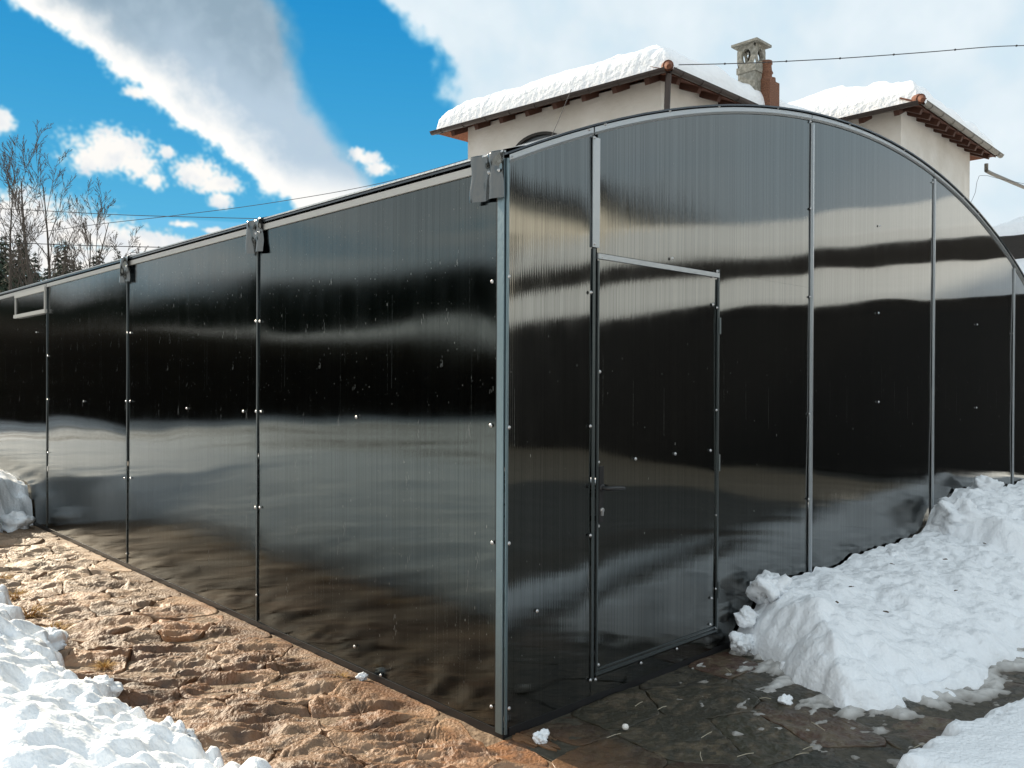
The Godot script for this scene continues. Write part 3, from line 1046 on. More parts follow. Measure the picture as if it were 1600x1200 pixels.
func house() -> void:
	var h := thing("house", "cream rendered house with wide wooden eaves and snow-covered tiled roof behind the greenhouse", "house")
	var g := G.new()
	var walls := [Vector2(9.98, -11.85), Vector2(10.52, -6.92), Vector2(15.55, -6.92), Vector2(15.55, -4.50), Vector2(20.02, -4.60), Vector2(20.02, -11.85)]
	for k in walls.size():
		g = G.new()
		var a: Vector2 = walls[k]
		var b: Vector2 = walls[(k + 1) % walls.size()]
		var y := EAVE + 0.11
		g.quad(Vector3(a.x, -0.2, a.y), Vector3(b.x, -0.2, b.y), Vector3(b.x, y, b.y), Vector3(a.x, y, a.y))
		part("wall", g, M.plaster, h)
	# roof decks (clay), mostly under the snow
	var main := [QE, QF, QR, QA]
	var wing := [Vector2(15.02, -10.4), Vector2(20.53, -10.4), WD, WB]
	part("roof", roof_sheet(main, -0.02, 0.0, false, 24, 24), M.tile, h)
	part("roof", roof_sheet(wing, -0.02, 0.0, false, 24, 24), M.tile, h)
	var nl := Vector2(-(QA - QE).normalized().y, (QA - QE).normalized().x)
	if nl.x < 0.0: nl = -nl
	eave_side(h, QA, QE, nl, 8, M.gutter)
	eave_side(h, Vector2(15.0, -6.39), QA, Vector2(0, -1), 7, M.gutter)
	eave_side(h, WB, Vector2(15.02, -6.39), Vector2(1, 0), 3, M.gutter)
	eave_side(h, WD, WB, Vector2(0, -1), 10, M.gutter_pale)
	# rounded ridge tiles closing the hips at the two near corners
	for q in [[QA, Vector2(1, -1)], [WB, Vector2(1, -1)]]:
		g = G.new()
		var d := Vector3(q[1].x, 0.34, q[1].y) * 0.7071
		var p := Vector3(q[0].x, EAVE + 0.05, q[0].y)
		g.tube([p - d * 0.02, p + d * 0.55], [0.10, 0.10], 12)
		part("hip_tile", g, M.tile, h)
		g = G.new()
		g.tube([p - d * 0.10 + Vector3(0, -0.03, 0), p - d * 0.05 + Vector3(0, -0.01, 0), p + d * 0.08 + Vector3(0, 0.02, 0)], [0.045, 0.075, 0.09], 12)
		part("hip_tile", g, M.tile, h)
	# downpipe at the near corner
	g = G.new()
	g.tube([Vector3(10.06, EAVE - 0.06, -6.42), Vector3(10.10, EAVE - 0.25, -6.47), Vector3(10.12, EAVE - 0.6, -6.50), Vector3(10.12, 0.0, -6.50)], 0.055, 10)
	part("downpipe", g, M.gutter, h)
	# arched window high on the long side
	var win := Node3D.new()
	win.name = "window"
	h.add_child(win, true)
	var wx := func(z: float) -> float: return lerpf(9.98, 10.52, (z + 11.85) / 4.93)
	g = G.new()
	var wc := Vector2(-9.80, 6.51)
	var pane := G.new()
	var seg := 16
	for s in seg:
		var a0 := PI * s / seg
		var a1 := PI * (s + 1) / seg
		var p0 := Vector2(wc.x + cos(a0) * 0.62, wc.y - 0.16 + sin(a0) * 0.30)
		var p1 := Vector2(wc.x + cos(a1) * 0.62, wc.y - 0.16 + sin(a1) * 0.30)
		var A := Vector3(wx.call(p0.x) - 0.05, p0.y, p0.x)
		var B := Vector3(wx.call(p1.x) - 0.05, p1.y, p1.x)
		var c0 := Vector3(wx.call(wc.x) - 0.03, wc.y - 0.18, wc.x)
		g.bar(A, B, 0.07, 0.06)
		pane.tri(c0, A + Vector3(0.02, 0, 0), B + Vector3(0.02, 0, 0))
	for s in [-1, 1]:
		var zz: float = wc.x + s * 0.62
		g.bar(Vector3(wx.call(zz) - 0.05, wc.y - 1.3, zz), Vector3(wx.call(zz) - 0.05, wc.y - 0.16, zz), 0.07, 0.06, Vector3.RIGHT)
	pane.quad(Vector3(wx.call(wc.x - 0.6) - 0.03, wc.y - 1.3, wc.x - 0.6), Vector3(wx.call(wc.x + 0.6) - 0.03, wc.y - 1.3, wc.x + 0.6), Vector3(wx.call(wc.x + 0.6) - 0.03, wc.y - 0.16, wc.x + 0.6), Vector3(wx.call(wc.x - 0.6) - 0.03, wc.y - 0.16, wc.x - 0.6))
	part("window_frame", g, M.dark_wood, win)
	part("pane", pane, M.glass, win)
	# chimney: rendered shaft, vented head with arched holes, cap
	chimney(h)
	# pipe that leads off from the wing's gutter
	g = G.new()
	g.tube([Vector3(19.76, 6.74, -4.15), Vector3(19.76, 6.57, -4.15), Vector3(20.19, 6.57, -4.15), Vector3(22.79, 6.66, -4.15), Vector3(26.58, 6.80, -4.15)], 0.045, 8)
	part("downpipe", g, M.gutter_pale, h)
	# snow on the roof
	var sn := thing("roof_snow", "thick rippled layer of snow lying on the house roof", "snow")
	part("snow_layer", roof_sheet([QE + Vector2(0.06, 0), QF, QR, QA + Vector2(0.05, -0.05)], 0.03, 0.44, true, 150, 150), M.snow_roof, sn)
	part("snow_layer", roof_sheet([Vector2(15.07, -10.4), Vector2(20.48, -10.4), WD + Vector2(-0.04, -0.05), WB + Vector2(0.05, -0.05)], 0.03, 0.42, false, 100, 110), M.snow_roof, sn)

func chimney(h: Node3D) -> void:
	var ch := Node3D.new()
	ch.name = "chimney"
	h.add_child(ch, true)
	var c := Vector3(13.40, 8.23, -6.73)         # centre of the shaft, at its top
	var w := 0.42
	var g := G.new()
	g.box(c + Vector3(0, -1.1, 0), Vector3(w - 0.03, 1.6, w - 0.03))
	part("shaft", g, M.concrete, ch)
	g = G.new()
	g.box(c + Vector3(0, -0.245, 0), Vector3(w + 0.02, 0.13, w + 0.02))
	part("collar", g, M.concrete, ch)
	# the head: four corner pieces and arches leave oval holes
	g = G.new()
	var y0 := c.y - 0.18
	var y1 := c.y + 0.27
	for face in 4:
		var b := Basis(Vector3.UP, PI * 0.5 * face)
		var n := 14
		for s in n:
			var a0 := TAU * s / n
			var a1 := TAU * (s + 1) / n
			var e0 := Vector2(cos(a0) * 0.105, 0.03 + sin(a0) * 0.15)
			var e1 := Vector2(cos(a1) * 0.105, 0.03 + sin(a1) * 0.15)
			var o0 := Vector2(cos(a0), sin(a0))
			var o1 := Vector2(cos(a1), sin(a1))
			o0 /= maxf(absf(o0.x), absf(o0.y))
			o1 /= maxf(absf(o1.x), absf(o1.y))
			var q0 := Vector2(o0.x * w * 0.5, 0.045 + o0.y * 0.225)
			var q1 := Vector2(o1.x * w * 0.5, 0.045 + o1.y * 0.225)
			var z := w * 0.5
			var f := func(p: Vector2, zz: float) -> Vector3: return c + b * Vector3(p.x * (1.0 if zz > 0.17 else 0.99), p.y, zz)
			g.quad(f.call(e0, z), f.call(q0, z), f.call(q1, z), f.call(e1, z))
			g.quad(f.call(e1, z), f.call(e1, z - 0.07), f.call(e0, z - 0.07), f.call(e0, z))
	part("vent_head", g, M.concrete, ch)
	g = G.new()
	g.box(Vector3(c.x, (y0 + y1) * 0.5, c.z), Vector3(0.07, y1 - y0, 0.07))
	part("flue", g, M.dark, ch)
	g = G.new()
	g.box(c + Vector3(0, 0.285, 0), Vector3(0.60, 0.05, 0.60))
	var a := c + Vector3(0, 0.31, 0)
	for k in 4:
		var b := Basis(Vector3.UP, PI * 0.5 * k)
		g.tri(a + b * Vector3(-0.29, 0, 0.29), a + b * Vector3(0.29, 0, 0.29), a + Vector3(0, 0.10, 0))
	part("cap", g, M.concrete, ch)
	# two old clay flues beside it, one stepped lower
	var side := Vector3(0.66, 0, -0.16).normalized()
	var p := c + Vector3(0.23, -0.21, 0.22)
	g = G.new()
	g.box(p + Vector3(0.02, -0.70, 0), Vector3(0.40, 0.86, 0.36))
	part("brick_base", g, M.clay, ch)
	g = G.new()
	g.lathe(p + Vector3(-0.02, -0.28, 0), Basis(), [Vector2(0.17, 0), Vector2(0.165, 0.05), Vector2(0.13, 0.08), Vector2(0.125, 0.17), Vector2(0.15, 0.20), Vector2(0.125, 0.25), Vector2(0.115, 0.37), Vector2(0.135, 0.39), Vector2(0.13, 0.45), Vector2(0.095, 0.45), Vector2(0.09, 0.3)], 14)
	part("clay_pot", g, M.clay, ch)
	var p2 := p + side * 0.31 + Vector3(0, -0.36, 0)
	g = G.new()
	g.box(p2 + Vector3(0, -0.45, 0), Vector3(0.24, 0.75, 0.30), Basis(Vector3.UP, 0.2))
	part("brick_base", g, M.concrete, ch)
	g = G.new()
	g.lathe(p2 + Vector3(-0.02, -0.09, 0), Basis(), [Vector2(0.13, 0), Vector2(0.14, 0.05), Vector2(0.10, 0.09), Vector2(0.12, 0.14), Vector2(0.10, 0.18), Vector2(0.09, 0.26), Vector2(0.12, 0.28), Vector2(0.115, 0.36), Vector2(0.08, 0.36), Vector2(0.075, 0.2)], 14)
	part("clay_pot", g, M.clay, ch)

# ------------------------------------------------------------------ outbuilding on the right, seen at the frame's edge and mirrored in the front
func shed() -> void:
	var s := thing("outbuilding", "low outbuilding with dark flat eave board and snowy roof at the right edge", "outbuilding")
	var z0 := -2.2
	var z1 := 14.0
	var zm := (z0 + z1) * 0.5
	var ln := z1 - z0
	var g := G.new()
	g.box(Vector3(13.05, 3.64, zm), Vector3(0.5, 0.40, ln)); part("eave_board", g, M.dark_wood, s)
	g = G.new()
	g.box(Vector3(12.8, 1.42, zm), Vector3(1.4, 2.84, ln - 0.3)); part("added_lean_to_wall", g, M.dark_wood, s)  # added body that carries the snow ledge
	g = G.new()
	g.box(Vector3(16.8, 1.8, zm), Vector3(6.4, 3.7, ln - 0.4)); part("wall", g, M.dark_wood, s)
	for k in 6:
		g = G.new()
		g.box(Vector3(12.08, 1.40, z0 + 0.3 + k * (ln - 0.6) / 5.0), Vector3(0.14, 2.8, 0.16)); part("post", g, M.dark_wood, s)
	for k in 5:
		g = G.new()
		g.box(Vector3(12.09, 1.3, z0 + 0.3 + (k + 0.5) * (ln - 0.6) / 5.0), Vector3(0.06, 2.6, (ln - 0.6) / 5.0 - 0.3)); part("plank_door", g, M.dark, s)
	g = G.new()
	var a := Vector3(12.8, 3.842, z0)
	var b := Vector3(20.0, 5.75, z0)
	var d := Vector3(0, 0, ln)
	g.quad(a + d, b + d, b, a)
	g.quad(a, b, Vector3(20.0, 3.6, z0), Vector3(12.8, 3.6, z0))
	part("roof", g, M.dark_wood, s)
	var sn := func(u: float, v: float) -> Vector3:
		var x := lerpf(12.86, 19.9, u)
		var z := lerpf(z0 - 0.02, z1, v)
		var e := minf(minf(x - 12.86, 19.9 - x), minf(z - z0 + 0.02, z1 - z))
		return Vector3(x, 3.845 + (x - 12.8) * 0.265 + 0.20 * sqrt(1.0 - pow(1.0 - clampf(e / 0.3, 0.0, 1.0), 2.0)) + 0.04 * nf.get_noise_2d(x, z), z)
	var turn := Transform3D(Basis(Vector3.UP, deg_to_rad(-8.0)), Vector3.ZERO)
	var pivot := Vector3(12.8, 0, z0)
	s.transform = Transform3D(Basis(), pivot) * turn * Transform3D(Basis(), -pivot)
	var cover := part("shed_snow", sheet(60, 110, sn, true), M.snow_roof)
	cover.transform = s.transform
	var ledge := func(u: float, v: float) -> Vector3:  # added ledge, sloped so its sunlit snow brightens the band mirrored in the front
		var x := lerpf(11.98, 12.80, u)
		var z := lerpf(z0 + 0.1, z1, v)
		return Vector3(x, 2.80 + (x - 11.98) * 0.74 + 0.06 * sqrt(clampf((x - 11.98) / 0.06, 0.0, 1.0)) + 0.02 * nf.get_noise_2d(x * 2.0, z), z)
	var low := part("added_lean_to_snow", sheet(14, 90, ledge, true), M.snow_roof)
	low.transform = s.transform
	tag(low, "added snow ledge tilted to catch the sun below the outbuilding's dark eave board", "snow")
	tag(cover, "smooth snow on the outbuilding roof at the right edge", "snow")

func far_house() -> void:
	var h := thing("neighbour_house", "sunlit cream house with dark eave behind the viewer, mirrored in the front sheets", "house", Vector3(17.0, 0, 20.0))
	var g := G.new()
	g.box(Vector3(0, 3.6, 0), Vector3(13, 7.4, 8)); part("wall", g, M.plaster, h)
	g = G.new()
	for s in [-1, 1]:
		g.quad(Vector3(-7.2, 7.1, 4.8 * s), Vector3(7.2, 7.1, 4.8 * s), Vector3(7.2, 9.4, 0), Vector3(-7.2, 9.4, 0))
	for x in [-6.45, 6.45]:
		g.tri(Vector3(x, 7.2, -3.9), Vector3(x, 7.2, 3.9), Vector3(x, 9.1, 0))
	part("roof", g, M.dark_wood, h)
	for k in 3:
		g = G.new()
		g.box(Vector3(-4.0 + 3.6 * k, 4.6, -4.01), Vector3(1.3, 1.6, 0.08)); part("window", g, M.glass, h)

# ------------------------------------------------------------------ snow banks
func lumps(x: float, z: float, size: float) -> float:
	var q := Vector2(x + 0.06 * na.get_noise_2d(x * 6.0, z * 6.0), z + 0.06 * na.get_noise_2d(x * 6.0 + 9.0, z * 6.0))
	return (0.55 - (nc.get_noise_2d(q.x * size, q.y * size) + 1.0) * 0.9)

func snow() -> void:
	# left bank in the foreground
	var xb := [[-6.0, -0.95], [-3.71, -1.05], [-2.93, -1.07], [-2.28, -1.08], [-1.5, -1.15], [-1.28, -1.08], [-0.88, -1.07], [-0.58, -1.02], [-0.22, -1.0], [0.3, -0.97], [1.5, -1.0]]
	var at := func(u: float, v: float) -> Vector3:
		var z := lerpf(-7.0, 1.9, v)
		var x := lerpf(-0.75, -3.6, pow(u, 1.35))
		var d := along(xb, z) - x + 0.10 * na.get_noise_2d(x * 3.0, z * 3.0) + 0.08 * na.get_noise_2d(x * 9.0, z * 9.0)
		var y := -0.06
		if d > 0.0:
			y = 0.16 * sqrt(clampf(d / 0.09, 0.0, 1.0)) + 0.50 * (1.0 - exp(-d / 1.1)) - 0.06
			y += clampf(d / 0.12, 0.0, 1.0) * (0.012 * lumps(x, z, 2.1) + 0.007 * lumps(x + 5.0, z, 8.0) + 0.04 * nf.get_noise_2d(x * 2.8, z * 2.8) + 0.005 * nf.get_noise_2d(x * 12.0, z * 12.0) + 0.05 * nf.get_noise_2d(x * 1.5, z * 1.5))
		return Vector3(x, y, z)
	part("snow_bank_left", sheet(190, 460, at, false), M.snow).set_meta("kind", "structure")
	# heap at the far end of the path
	at = func(u: float, v: float) -> Vector3:
		var x := lerpf(-2.6, -0.012, u)
		var z := lerpf(-11.5, -6.2, v)
		var d := minf(-7.02 + 0.55 * smoothstep(-0.05, -0.6, x) - z, 9.0) + 0.12 * na.get_noise_2d(x * 4.0, z * 4.0)
		var y := -0.06
		if d > 0.0:
			y = 0.50 * pow(clampf(d / 0.22, 0.0, 1.0), 0.45) + 0.08 * clampf(d, 0.0, 1.0) - 0.05 + 0.07 * lumps(x, z, 4.0) * clampf(d / 0.1, 0.0, 1.0)
			y -= 0.10 * smoothstep(-0.25, 0.0, x)
		return Vector3(x, y, z)
	part("snow_heap_far", sheet(110, 190, at, true), M.snow).set_meta("kind", "structure")
	# big bank against the front
	var ridge := [[1.2, 0.24], [1.55, 0.38], [1.79, 0.42], [2.35, 0.31], [3.05, 0.30], [4.2, 0.315], [4.55, 0.34], [4.72, 0.50], [5.25, 0.58], [6.7, 0.52], [8.0, 0.5]]
	var edge := [[0.0, 1.80], [0.3, 1.62], [0.78, 1.36], [1.3, 1.15]]
	var fr := [[1.0, 0.78], [1.36, 0.86], [1.69, 1.06], [2.23, 1.13], [2.62, 1.22], [7.5, 1.4]]
	at = func(u: float, v: float) -> Vector3:
		var x := lerpf(1.05, 8.0, pow(u, 1.5))
		var z := lerpf(0.014, 1.75, v)
		var wob := 0.10 * na.get_noise_2d(x * 2.6 + 7.0, z * 2.6) + 0.030 * na.get_noise_2d(x * 9.0, z * 9.0)
		var d := minf((x - along(edge, z)) * 1.9, along(fr, x) - z) + wob
		var y := -0.06
		if d > 0.0:
			var f := minf(1.0, d / 1.0)
			var body := 1.0 - pow(1.0 - f, 1.45)
			y = along(ridge, x + z * 0.2) * (0.16 * sqrt(clampf(d / 0.06, 0.0, 1.0)) + 0.84 * body) - 0.03
			y += clampf(d / 0.12, 0.0, 1.0) * (0.050 * lumps(x, z, 2.7) + 0.016 * lumps(x, z + 3.0, 9.0) + 0.016 * nf.get_noise_2d(x * 10.0, z * 10.0) + 0.05 * nf.get_noise_2d(x * 1.8, z * 1.8))
		return Vector3(x, y, z)
	part("snow_bank_right", sheet(380, 150, at, true), M.snow).set_meta("kind", "structure")
	# trodden snow in the lower right corner
	at = func(u: float, v: float) -> Vector3:
		var x := lerpf(0.6, 5.0, u)
		var z := lerpf(1.05, 3.4, v)
		var d := minf((x - 0.78) * 0.8, minf(z - 1.22 - 0.17 * (x - 0.9), 1.85 - z)) + 0.05 * na.get_noise_2d(x * 4.0, z * 4.0 + 3.0) + 0.03 * na.get_noise_2d(x * 13.0, z * 13.0)
		var y := -0.06
		if d > 0.0:
			y = 0.10 * sqrt(clampf(d / 0.07, 0.0, 1.0)) + 0.05 * clampf(d, 0.0, 1.0) - 0.02 + 0.015 * lumps(x, z, 6.0) * clampf(d / 0.1, 0.0, 1.0)
		return Vector3(x, y, z)
	part("snow_bank_corner", sheet(220, 120, at, true), M.snow).set_meta("kind", "structure")
	# thin slush between them
	var thin := func(p: Vector3) -> Color:
		var k := clampf((p.y + 0.012) / 0.026, 0.0, 1.0)
		var n := 0.5 + 0.5 * nf.get_noise_2d(p.x * 9.0, p.z * 9.0)
		return Color(0.085, 0.068, 0.045).lerp(Color(0.58, 0.565, 0.54), clampf(k * (0.55 + 0.7 * n), 0.0, 1.0))
	at = func(u: float, v: float) -> Vector3:
		var x := lerpf(0.7, 4.2, u)
		var z := lerpf(0.05, 1.9, v)
		var d := minf((x - along(edge, z)) * 0.9, along(fr, x) - z)
		var near := smoothstep(-0.28, 0.05, d)
		var n := nf.get_noise_2d(x * 3.2 + 2.0, z * 5.0)
		var y := -0.014 + 0.044 * (n - 0.10 + 0.62 * near) + 0.009 * nf.get_noise_2d(x * 14.0, z * 18.0)
		return Vector3(x, clampf(y, -0.04, 0.03), z)
	part("slush", sheet(320, 170, at, true, null, thin), M.slush).set_meta("kind", "structure")
	# loose clods
	var labels := [
		[Vector3(1.70, 0.06, 0.10), 0.060, "snow clod stuck at the left tip of the right bank beside the door"],
		[Vector3(1.80, 0.17, 0.07), 0.055, "upper snow clod on the left tip of the right bank by the wall"],
		[Vector3(2.02, 0.30, 0.10), 0.11, "flat-topped snow clod capping the left end of the right bank"],
		[Vector3(4.70, 0.42, 0.22), 0.17, "largest snow clod sitting on the crest of the right bank"],
		[Vector3(5.55, 0.58, 0.18), 0.11, "high snow clod on the right bank near the outer bar"],
		[Vector3(3.55, 0.27, 0.18), 0.07, "round snow clod on the crest of the right bank between the two bars"],
		[Vector3(1.62, 0.015, 0.42), 0.035, "small snow clod at the foot of the right bank nearest the door"],
		[Vector3(1.55, 0.02, 0.56), 0.045, "icy snow lump fallen at the foot of the right bank"],
		[Vector3(1.22, 0.012, 0.62), 0.028, "tiny snow crumb lying alone on the wet paving left of the slush"],
		[Vector3(0.085, 0.016, 0.13), 0.030, "white snow lump on dark paving right beside the corner post"],
		[Vector3(-0.05, 0.012, -0.98), 0.022, "small snow crumb on the sunlit stones near the yellow grass tuft"],
		[Vector3(-1.09, 0.06, -1.55), 0.060, "snow clod on the edge of the left bank over the stones"],
		[Vector3(-1.05, 0.05, -0.80), 0.060, "snow clod at the edge of the left bank nearest the corner"],
		[Vector3(-1.08, 0.06, -2.45), 0.085, "snow clod on the far part of the left bank by the dry grass"],
		[Vector3(-0.22, 0.06, -6.75), 0.12, "broad snow clod at the foot of the far heap beside the wall"]]
	for k in labels.size():
		var l: Array = labels[k]
		tag(part("snow_clod", clod(l[1], k * 3.7), M.snow), l[2], "snow clod", "loose snow clods").position = l[0]

func clod(r: float, sd: float) -> ArrayMesh:
	var at := func(u: float, v: float) -> Vector3:
		var a := u * TAU
		var b := (v - 0.5) * PI
		var d := Vector3(cos(b) * cos(a), sin(b), cos(b) * sin(a))
		var k := 1.0 + 0.42 * na.get_noise_3dv(d * 0.9 + Vector3(sd, 0, 0)) + 0.24 * na.get_noise_3dv(d * 2.6 + Vector3(0, sd, 0)) + 0.05 * na.get_noise_3dv(d * 7.0 + Vector3(0, 0, sd))
		return d * r * k * Vector3(1.15, 0.85, 1.0)
	return sheet(28, 16, at, true)

# ------------------------------------------------------------------ trees
func on_ground(b: float, r: float) -> Vector3:
	var p := Vector2(EYE.x + sin(deg_to_rad(b)) * r, EYE.z - cos(deg_to_rad(b)) * r)
	return Vector3(p.x, rise(p), p.y)

func grow(thick: G, thin: G, at: Vector3, dir: Vector3, ln: float, r: float, level: int, r_: RandomNumberGenerator) -> void:
	var pts := [at]
	var rad := [r]
	var p := at
	var d := dir
	var n := 5 if level < 2 else 3
	var tip := r * (0.14 if level == 0 else (0.35 if level < 3 else 0.5))
	for i in n:
		d = (d + Vector3(r_.randf_range(-1, 1), r_.randf_range(-0.5, 0.8), r_.randf_range(-1, 1)) * (0.06 if level == 0 else 0.10) + Vector3(0, 0.045, 0)).normalized()
		p += d * ln / n
		pts.append(p)
		rad.append(lerpf(r, tip, float(i + 1) / n))
	(thick if level < 2 else thin).tube(pts, rad, 6 if level < 2 else (4 if level < 3 else 3), level < 2)
	if level >= 4:
		return
	var kids: int = [10, 7, 5, 3][level]
	for k in kids:
		var f := lerpf(0.30 if level == 0 else 0.2, 1.0, (k + r_.randf() * 0.8) / kids)
		var q := f * n
		var i := mini(int(q), n - 1)
		var s: Vector3 = pts[i].lerp(pts[i + 1], q - i)
		var axis: Vector3 = (pts[i + 1] - pts[i]).normalized()
		var side := axis.cross(Vector3(r_.randf_range(-1, 1), r_.randf_range(-0.3, 0.3), r_.randf_range(-1, 1))).normalized()
		var nd := (axis * r_.randf_range(0.9, 1.25) + side * r_.randf_range(0.40, 0.72)).normalized()
		var nr := maxf(lerpf(r, tip, f) * r_.randf_range(0.34, 0.52), 0.0075)
		grow(thick, thin, s, nd, ln * lerpf(0.50, 0.24, f) * r_.randf_range(0.75, 1.15), nr, level + 1, r_)

func bare_tree(at: Vector3, height: float, lean: Vector3, sd: int, label: String) -> void:
	var r_ := RandomNumberGenerator.new()
	r_.seed = sd
	var t := thing("bare_tree", label, "tree", at, "bare trees beyond the greenhouse")
	var a := G.new()
	var b := G.new()
	grow(a, b, Vector3(0, -0.3, 0), (Vector3.UP + lean).normalized(), height * 0.75, 0.0088 * height, 0, r_)
	part("trunk", a, M.bark, t)
	part("twigs", b, M.twig, t)

func conifer_meshes(sd: int) -> Array:
	var r_ := RandomNumberGenerator.new()
	r_.seed = sd
	var tr := G.new()
	tr.tube([Vector3(0, -0.5, 0), Vector3(0, 5, 0), Vector3(0, 10, 0)], [0.18, 0.1, 0.02], 6)
	var cr := G.new()
	var y := 0.9
	while y < 9.9:
		var reach := (10.2 - y) * 0.25 + 0.12
		var n := 9
		for k in n:
			var a := TAU * (k + r_.randf()) / n
			var d := Vector3(cos(a), 0, sin(a))
			var s := Vector3(-sin(a), 0, cos(a))
			var ln := reach * r_.randf_range(0.65, 1.15)
			var p0 := Vector3(0, y + r_.randf_range(-0.12, 0.12), 0)
			for q in 3:                       # each bough: drooping sprays left, right and at the tip
				var f := 0.35 + 0.3 * q
				var c := p0 + d * ln * f - Vector3(0, 0.30 * ln * f * f, 0)
				var w := ln * (0.36 - 0.09 * q) * r_.randf_range(0.7, 1.3)
				var tipp := p0 + d * ln * (f + 0.35) - Vector3(0, 0.30 * ln * (f + 0.35) * (f + 0.35) + 0.05, 0)
				cr.tri(p0 + d * ln * (f - 0.3), c + s * w - Vector3(0, r_.randf_range(0.05, 0.25) * w + 0.05, 0), tipp)
				cr.tri(p0 + d * ln * (f - 0.3), tipp, c - s * w - Vector3(0, r_.randf_range(0.05, 0.25) * w + 0.05, 0))
		y += r_.randf_range(0.30, 0.42)
	return [tr.mesh(), cr.mesh()]

func shrub_mesh(sd: int) -> ArrayMesh:
	var r_ := RandomNumberGenerator.new()
	r_.seed = sd
	var g := G.new()
	for k in 70:
		var a := r_.randf() * TAU
		var base := Vector3(cos(a), 0, sin(a)) * r_.randf() * 0.7
		var d := Vector3(cos(a) * r_.randf_range(0.0, 0.7), 1.0, sin(a) * r_.randf_range(0.0, 0.7)).normalized()
		var ln := r_.randf_range(1.2, 3.0)
		g.tube([base, base + d * ln * 0.5 + Vector3(r_.randf_range(-0.1, 0.1), 0, r_.randf_range(-0.1, 0.1)), base + d * ln], [0.022, 0.016, 0.006], 3, false)
		for q in 7:
			var f := r_.randf_range(0.25, 1.0)
			var p := base + d * ln * f
			var e := Vector3(r_.randf_range(-1, 1), r_.randf_range(-0.1, 1), r_.randf_range(-1, 1)).normalized() * r_.randf_range(0.25, 0.6)
			g.tube([p, p + e], [0.013, 0.006], 3, false)
			var w := Vector3(r_.randf_range(-1, 1), r_.randf_range(-1, 1), r_.randf_range(-1, 1)).normalized() * 0.07
			g.tri(p + e * 0.4, p + e * 0.8 + w, p + e)
	return g.mesh()

func many(called: String, mesh: Mesh, m: Material, where: Array, label: String, category: String) -> void:
	var mm := MultiMesh.new()
	mm.transform_format = MultiMesh.TRANSFORM_3D
	mm.mesh = mesh
	mm.instance_count = where.size()
	for i in where.size():
		mm.set_instance_transform(i, where[i])
	var o := MultiMeshInstance3D.new()
	o.name = numbered(called)
	o.multimesh = mm
	o.material_override = m
	add_child(o, true)
	tag(o, label, category, "", "stuff")

